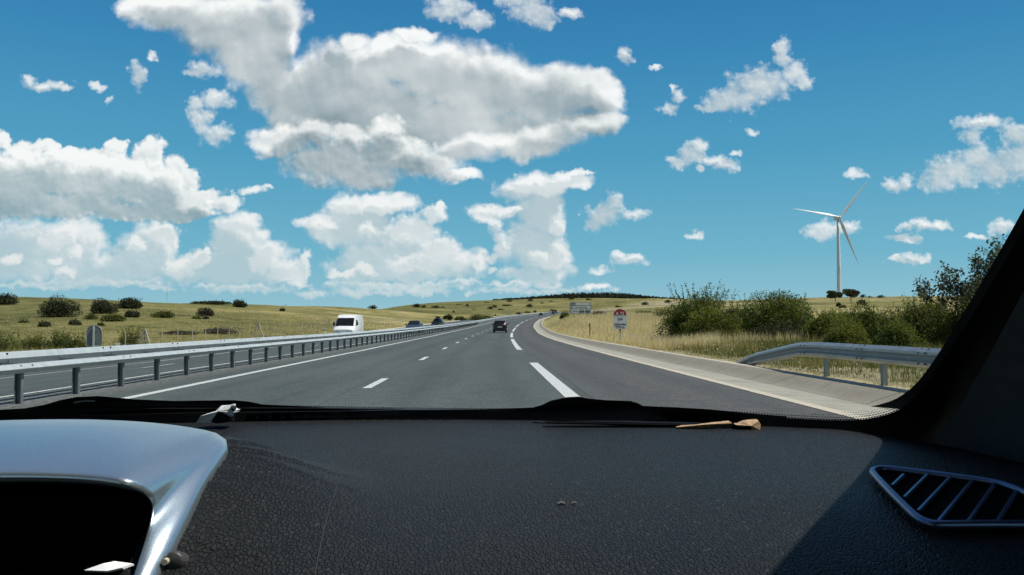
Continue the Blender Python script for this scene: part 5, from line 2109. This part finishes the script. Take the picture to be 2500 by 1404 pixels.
# windscreen pane
rows = []
for v_ in np.linspace(0, 1, 14):
    row = []
    for x in np.linspace(-.96, .66, 30):
        xx = XC + (x - XC) * (1 - .30 * v_)
        y = y_base(xx) + .01 - .88 * v_
        row.append(Vector((xx, y, z_glass(xx, y))))
    rows.append(row)
gm = bpy.data.materials.new('windscreen_glass')
gm.use_nodes = True
gt = NT(gm.node_tree)
gt.n.clear()
tb = gt.new('ShaderNodeBsdfTransparent')
tb.inputs[0].default_value = (1, 1, 1, 1)
go = gt.new('ShaderNodeOutputMaterial')
gt.l.new(tb.outputs[0], go.inputs[0])
MB().grid(rows).build('windscreen', gm, cabin, smooth=True)

# the black printed border of the windscreen and, past the picture, the inside of the pillars
edge_px = [(-160, 1004), (0, 1002), (350, 998), (700, 994), (1000, 999), (1300, 1001), (1600, 1000), (1800, 1008), (1960, 1018), (2060, 1021), (2125, 1016), (2185, 999), (2228, 970), (2262, 932), (2300, 878), (2348, 802), (2400, 716), (2450, 632), (2500, 545)]
curve = smooth_curve(edge_px, 14)
inner = [G(p.x, p.y, -.003) for p in curve]
# on above the picture, unseen, bent inward so its shadow falls on the dashboard
last = inner[-1]
head = Vector((.405, .46, 0))
for k in range(1, 9):
    q = last.lerp(head, k / 8)
    inner.append(Vector((q.x, q.y, z_glass(q.x, q.y) - .003)))
outer = []
for i, p in enumerate(inner):
    if i < len(curve):
        c = curve[i]
        t_ = (curve[min(i + 1, len(curve) - 1)] - curve[max(i - 1, 0)]).normalized()
        nrm = Vector((-t_.y, t_.x, 0))
        if nrm.y < 0 and nrm.x < .2:
            nrm = -nrm
        wdt = np.interp(c.x, [0, 1900, 2120, 2200, 2300, 2500], [34, 34, 90, 105, 90, 70])
        q = c + nrm * wdt
        q.y = min(q.y, 1100)
        outer.append(G(q.x, q.y, -.003))
    else:
        outer.append(Vector((p.x + .06, p.y + .02, z_glass(p.x + .06, p.y + .02) - .003)))
MB().grid([inner, outer]).build('windscreen_border', M['frit_black'], cabin)
dots = MB()
acc = 0.0
for row_i, (off, rad) in enumerate(((2.5, 2.9), (8.0, 2.3), (13.5, 1.7), (19, 1.2))):
    acc = 3.5 * (row_i % 2)
    for i in range(1, len(curve)):
        a, b = curve[i - 1], curve[i]
        seg = (b - a).length
        t_ = (b - a) / seg
        nrm = Vector((t_.y, -t_.x, 0))
        while acc < seg:
            c = a + t_ * acc + nrm * off
            if c.x > 300 and (row_i < 2 or c.x > 1840 + 70 * row_i) and c.x < 2350:
                ctr = G(c.x, c.y, -.0035)
                k = rad / F_PX * ctr.y
                e1 = Vector((1, 0, 0))
                e2 = Vector((0, -1, RAKE)).normalized()
                dots.add([ctr + e1 * (k * math.cos(w_)) + e2 * (k * 1.6 * math.sin(w_)) for w_ in np.linspace(0, 2 * math.pi, 7)[:-1]], [tuple(range(6))])
            acc += 7.0
        acc -= seg
dots.build('border_dots', M['frit_black'], cabin)

# right pillar trim: from the glass edge round to the door
trim_in = []
for i, p in enumerate(inner):
    if i >= int(9.5 * 14) or i >= len(curve):
        trim_in.append(i)
rows = []
for i in trim_in:
    a = outer[i].copy()
    a = a + (EYE - a).normalized() * .012
    k = (i - trim_in[0]) / (len(inner) - 1 - trim_in[0])
    q = [a]
    end = Vector((.80, a.y - .42 - .1 * k, a.z - .10 * (1 - k) + .03 * k))
    for t_ in (.12, .3, .5, .75, 1.0):
        m_ = a.lerp(end, t_)
        m_ += Vector((-.018, -.012, .004)) * math.sin(math.pi * t_)
        q.append(m_)
    rows.append(q)
MB().grid(rows).build('pillar_trim', M['cabin_trim'], cabin, smooth=True)

# the outside of the right pillar (widened out of view to shade the dashboard), the mirror of it on the left, roof, doors: what shades the cabin
def pillar(sx):
    rr_, oo = [], []
    for i in range(len(inner)):
        if i < 10 * 14:
            continue
        a = inner[i] if i >= len(curve) else inner[i]
        rr_.append(Vector((XC + sx * (a.x - XC), a.y + .002, z_glass(a.x, a.y) + .012)))
        zz_ = z_glass(a.x, a.y)
        oo.append(Vector((XC + sx * (.985), a.y - .12, min(zz_ - .01, EZ + .40))))
    return MB().grid([rr_, oo])


# only the right one is near the picture; the left stands beyond its edge
pillar(1).build('pillar', M['car_skin'], cabin)
lp = MB()
lp.tube([(-1.00, y_base(-.9), EZ - .14), (-.86, .62, EZ + .22), (-.78, .38, EZ + .36)], [.035, .05, .05], 8)
lp.build('pillar', M['car_skin'], cabin)
# roof with its headlining, extended on the right to keep side sun off the dashboard
MB().box((-1.02, -1.9, EZ + .345), (.835, .42, EZ + .40)).build('roof', M['car_skin'], cabin, bevel=.02)
MB().box((-1.0, -1.9, EZ + .325), (.80, .40, EZ + .343)).build('headlining', M['headlining'], cabin)
for sx, x in ((1, .80), (-1, -1.06)):
    MB().box((x, -1.9, .35), (x + .05, 1.05, EZ - .235)).build('door', M['car_skin'], cabin, bevel=.01)
    MB().box((x - .03 if sx > 0 else x + .05, -1.85, .45), (x if sx > 0 else x + .08, .95, EZ - .24)).build('door_lining', M['cabin_trim'], cabin, bevel=.01)
MB().box((-1.02, -2.0, .4), (.84, -1.9, EZ + .36)).build('rear_panel', M['cabin_trim'], cabin)
MB().box((-1.02, -1.9, .36), (.84, 1.15, .42)).build('floor', M['cabin_trim'], cabin)
# bonnet and nose, below the sight line
rows = []
for y, z, w_ in ((1.32, EZ - .17, .80), (1.6, EZ - .24, .78), (1.95, EZ - .36, .74), (2.2, EZ - .50, .68), (2.3, EZ - .68, .62), (2.3, EZ - .95, .64)):
    rows.append([Vector((XC + w_ * u, y - .10 * u * u, z - .05 * u * u)) for u in np.linspace(-1, 1, 13)])
MB().grid(rows).build('bonnet', M['car_skin'], cabin, smooth=True)
for sx in (-1, 1):
    MB().add([(XC + sx * .80, 1.22, EZ - .22), (XC + sx * .80, 1.22, .35), (XC + sx * .66, 2.2, .35), (XC + sx * .66, 2.2, EZ - .55)], [(0, 1, 2, 3)]).build('wing', M['car_skin'], cabin)
    for y in (1.55, -1.2):
        MB().tube([(XC + sx * .72, y, .32), (XC + sx * .90, y, .32)], .32, 24).build('wheel', M['tyre'], cabin)

# wipers, lying along the foot of the glass outside it
def wiper(outline, extra=0.0):
    pts_ = [EYE + (G(px, py) - EYE) * 1.02 for px, py in outline]
    pts2 = [EYE + (p - EYE) * 1.02 for p in pts_]
    n = len(pts_)
    return MB().add(pts_ + pts2, [tuple(range(n)), tuple(range(n, 2 * n))[::-1]] + [(i, (i + 1) % n, n + (i + 1) % n, n + i) for i in range(n)])


fix_normals(wiper([(-100, 1006), (60, 997), (110, 988), (150, 976), (190, 969), (240, 967), (300, 972), (350, 977), (420, 979), (480, 978), (570, 977), (605, 980), (640, 987), (760, 993), (1000, 998), (1200, 999), (1200, 1012), (-100, 1016)]).build('wiper', M['wiper_black'], cabin))
fix_normals(wiper([(1180, 999), (1300, 995), (1322, 989), (1345, 978), (1382, 970), (1412, 968), (1436, 973), (1480, 977), (1540, 979), (1556, 984), (1570, 991), (1640, 994), (1730, 999), (1820, 1008), (1920, 1016), (1920, 1022), (1180, 1012)]).build('wiper', M['wiper_black'], cabin))
wj = MB()
for px, py, r_ in ((1462, 987, .0035), (1480, 990, .003), (1397, 984, .0016)):
    c = EYE + (G(px, py) - EYE) * 1.018
    wj.tube([c + Vector((0, -.002, 0)), c + Vector((0, .003, .002))], r_, 10)
wj.build('wiper_joint', M['deep_black'], cabin)
c = G(300, 982, .011)
MB().tube([EYE + (G(x_, y_) - EYE) * 1.018 for x_, y_ in ((180, 983), (205, 979), (232, 979))], .0012, 6).build('wiper_spring', M['steel_post'], cabin)

# instrument hood: a silver frame that sweeps over the dials and down its right side
rows = []
# from the outer skirt over the crown to the rolled inner lip
for k, (t_, lift, dn) in enumerate(((-.04, 0, -.020), (-.02, 0, -.008), (0.0, 0, 0), (.06, .004, 0), (.15, .0065, 0), (.3, .008, 0), (.5, .008, 0), (.7, .0065, 0), (.85, .004, 0), (.95, .0015, 0), (1.0, -.001, 0))):
    row = []
    for q_, (a, b) in enumerate(zip(O3, I3)):
        c = a.lerp(b, t_)
        leg = float(np.interp(q_, [22, 36], [1.0, .5]))
        row.append(c + Vector((0, -.3 - .4 * (1 - leg), 1)) * (lift * leg) + Vector((0, 0, dn * max(leg, .25))))
    rows.append(row)
lip = [p + Vector((-.002, .010, -.006)) for p in rows[-1]]
lip2 = [p + Vector((-.004, .030, -.009)) for p in rows[-1]]
MB().grid(rows + [lip, lip2]).build('instrument_hood', M['silver_trim'], cabin, smooth=True)
# the dark well of the dials inside
_in = [float(np.interp(q_, [26, 38], [0, .075])) for q_ in range(len(lip2))]
well = [lip2, [p + Vector((-k_, .10, -.02)) for p, k_ in zip(lip2, _in)], [Vector((p.x - .03 - k_ * 1.3, p.y + .13, EZ - .30)) for p, k_ in zip(lip2, _in)]]
MB().grid(well).build('dial_well', M['deep_black'], cabin)
a = P(-700, 1120, .78)
MB().box((-.75, .70, EZ - .38), (-.28, .72, EZ - .14)).build('dial_panel', M['deep_black'], cabin)

# white sheet standing for a glint under the hood, and the knob at right
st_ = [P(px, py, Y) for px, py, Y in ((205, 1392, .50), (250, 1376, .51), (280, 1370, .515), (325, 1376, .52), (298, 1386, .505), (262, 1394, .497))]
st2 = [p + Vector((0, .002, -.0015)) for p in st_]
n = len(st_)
fix_normals(MB().add(st_ + st2, [tuple(range(n)), tuple(range(n, 2 * n))[::-1]] + [(i, (i + 1) % n, n + (i + 1) % n, n + i) for i in range(n)]).build('glint_sheet', M['white_plastic'], cabin))
kb = D_pt(428, 1382, .003)
knob = MB()
rows = []
for r_, dy in ((.0, -.006), (.005, -.006), (.0068, -.004), (.0078, 0), (.0078, .03)):
    rows.append([kb + Vector((r_ * math.cos(w_), dy * .8, r_ * math.sin(w_) + dy * -.3)) for w_ in np.linspace(0, 2 * math.pi, 25)])
M['knob_grey'] = mottled('knob_grey', (.05, .052, .05), .25, 200, rough=.5)
MB().grid(rows).build('knob', M['knob_grey'], cabin, smooth=True)
M['knob_mark'] = mottled('knob_mark', (.50, .48, .36), .2, 200, rough=.5)
c = kb + Vector((-.004, -.009, .002))
MB().tube([c, c + Vector((0, .004, 0))], .0022, 10).build('knob_mark', M['knob_mark'], cabin)

# air vent on the right: a silver frame with slanted bars over a dark opening
vp = [(2132, 1170), (2142, 1164), (2170, 1163), (2230, 1170), (2330, 1183), (2420, 1196), (2470, 1210), (2520, 1234), (2600, 1285), (2560, 1302), (2420, 1303), (2300, 1304), (2268, 1300), (2240, 1286), (2200, 1248), (2160, 1206), (2135, 1178)]
loop = [D_pt(p.x, p.y, .007) for p in smooth_curve(vp + vp[:3], 6)[6:-6]]
root_v = MB().tube(loop, .0036, 8, False).build('air_vent', M['vent_silver_shaded'], cabin, smooth=True)
hole = [p + Vector((0, 0, -.0022)) for p in loop[:len(vp) * 6]]
MB().add(hole, [tuple(range(len(hole)))]).build('opening', M['deep_black'], root_v)
for (a, b) in (((2206, 1178), (2178, 1206)), ((2264, 1178), (2208, 1236)), ((2318, 1186), (2242, 1270)), ((2372, 1194), (2288, 1300)), ((2428, 1200), (2360, 1302)), ((2482, 1216), (2432, 1302))):
    MB().tube([D_pt(*a, .0065), D_pt(*b, .0065)], .0020, 6).build('slat', M['vent_silver_shaded'], root_v)

# a dried splash on the glass
M['splash'] = mottled('splash', (.45, .47, .45), .2, 300, rough=.8)
rr_ = np.random.default_rng(5)
sp = MB()
for k in range(46):
    px, py = 592 + rr_.normal() * 13, 802 + rr_.normal() * 7
    c = G(px, py, -.004)
    q = rr_.uniform(.5, 1.5) / F_PX * c.y
    sp.add([c + Vector((q * math.cos(w_), -q * 1.4 * math.sin(w_), q * 1.4 * RAKE * math.sin(w_))) for w_ in np.linspace(0, 2 * math.pi, 6)[:-1]], [tuple(range(5))])
sp.build('dried_splash', M['splash'], cabin)

# ------------------------------------------------------------------ things lying on the dashboard
def slab(name, outline, y, th, mat, parent, jitter=.002, seed=1, lean=.0):
    """a crumpled piece: an outline seen from the eye with its own thickness, creased a little"""
    q = np.random.default_rng(seed)
    f = [P(px, py, y + q.normal() * jitter + lean * i) for i, (px, py) in enumerate(outline)]
    bk = [p + Vector((q.normal() * jitter, th + q.normal() * jitter, q.normal() * jitter * .5)) for p in f]
    n = len(f)
    c = sum(f, Vector()) / n + Vector((0, -.006, .002))
    cb = sum(bk, Vector()) / n
    vs = f + bk + [c, cb]
    fs = [(i, (i + 1) % n, n + (i + 1) % n, n + i) for i in range(n)] + [(2 * n, (i + 1) % n, i) for i in range(n)] + [(2 * n + 1, n + i, n + (i + 1) % n) for i in range(n)]
    return fix_normals(MB().add(vs, fs).build(name, mat, parent))


M['paper_white'] = mottled('paper_white', (.82, .86, .85), .12, 60, rough=.6)
base = P(520, 1034, 1.20)
scrap = empty('crumpled_scrap', (0, 0, 0))
tag(scrap, 'crumpled white and black scrap lying behind the silver instrument hood', 'scrap')
slab('white_piece', [(479, 1032), (489, 1016), (500, 1012), (526, 1004), (536, 994), (541, 990), (550, 991), (562, 989), (564, 998), (567, 1003), (572, 1002), (570, 1008), (563, 1011), (556, 1009), (548, 1007), (536, 1006), (522, 1007), (507, 1015), (512, 1032)], 1.17, .022, M['paper_white'], scrap, .0012, 3)
slab('dark_piece', [(507, 1016), (524, 1008), (545, 1009), (556, 1014), (562, 1018), (560, 1030), (530, 1034), (512, 1031)], 1.185, .02, M['wiper_black'], scrap, .001, 4)
slab('dark_tip', [(563, 990), (570, 994), (573, 1000), (569, 1004), (565, 999)], 1.166, .01, M['wiper_black'], scrap, .0005, 5)

M['leather_tan'] = mottled('leather_tan', (.50, .33, .18), .35, 90, rough=.6, bmp=.1)
M['cover_blue'] = mottled('cover_blue', (.018, .024, .036), .2, 40, rough=.38, spec=.5)
fold = empty('folded_pouch', (0, 0, 0))
tag(fold, 'flat dark pouch with a crumpled tan edge lying at the right front of the dashboard', 'pouch')
top_a = [(1300, 1030), (1420, 1028), (1560, 1026), (1700, 1024), (1790, 1024), (1812, 1029), (1796, 1033), (1740, 1034), (1640, 1036), (1480, 1034), (1340, 1032)]
tp = []
for px, py in top_a:
    k = np.clip((px - 1300) / 500, 0, 1)
    b_ = D_pt(px, py + 3)
    tp.append(P(px, py, b_.y - .006 * k))
lo = [p + Vector((0, 0, -.004)) for p in tp]
n = len(tp)
fix_normals(MB().add(tp + lo, [tuple(range(n)), tuple(range(n, 2 * n))[::-1]] + [(i, (i + 1) % n, n + (i + 1) % n, n + i) for i in range(n)]).build('flap', M['cover_blue'], fold))
slab('flap_shade', [(1330, 1032), (1500, 1034), (1640, 1037), (1700, 1038), (1790, 1034), (1800, 1046), (1760, 1052), (1700, 1049), (1600, 1042), (1450, 1037)], 1.19, .02, M['deep_black'], fold, .0006, 6)  # black slab standing in for the shadow gap under the flap
slab('tan_edge', [(1652, 1043), (1668, 1039), (1700, 1037), (1745, 1032), (1782, 1029), (1788, 1033), (1776, 1037), (1740, 1041), (1722, 1045), (1700, 1043), (1676, 1045)], 1.175, .010, M['leather_tan'], fold, .0010, 7)
slab('tan_end', [(1796, 1037), (1806, 1036), (1816, 1030), (1832, 1027), (1852, 1027), (1857, 1036), (1856, 1050), (1850, 1061), (1838, 1060), (1832, 1054), (1842, 1050), (1848, 1042), (1836, 1037), (1820, 1041), (1804, 1042)], 1.168, .014, M['leather_tan'], fold, .0010, 8)
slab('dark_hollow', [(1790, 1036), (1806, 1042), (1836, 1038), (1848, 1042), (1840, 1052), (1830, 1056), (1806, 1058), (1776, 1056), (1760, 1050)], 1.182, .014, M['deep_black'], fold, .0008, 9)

M['crumb'] = mottled('crumb', (.13, .135, .13), .3, 300, rough=.8)
for k, (px, py, s_, lab) in enumerate(((1371, 1233, .0022, 'longer pale crumb on the dashboard leather'), (1402, 1232, .0016, 'shorter pale crumb right of the longer one on the dashboard'))):
    c = D_pt(px, py, .001)
    o = fix_normals(MB().tube([c + Vector((-s_ * 1.6, 0, 0)), c + Vector((0, s_ * .5, s_ * .4)), c + Vector((s_ * 1.4, 0, 0))], [s_ * .4, s_ * .7, s_ * .35], 6).build('crumb', M['crumb'], None))
    tag(o, lab, 'crumb', 'crumbs on the dashboard')
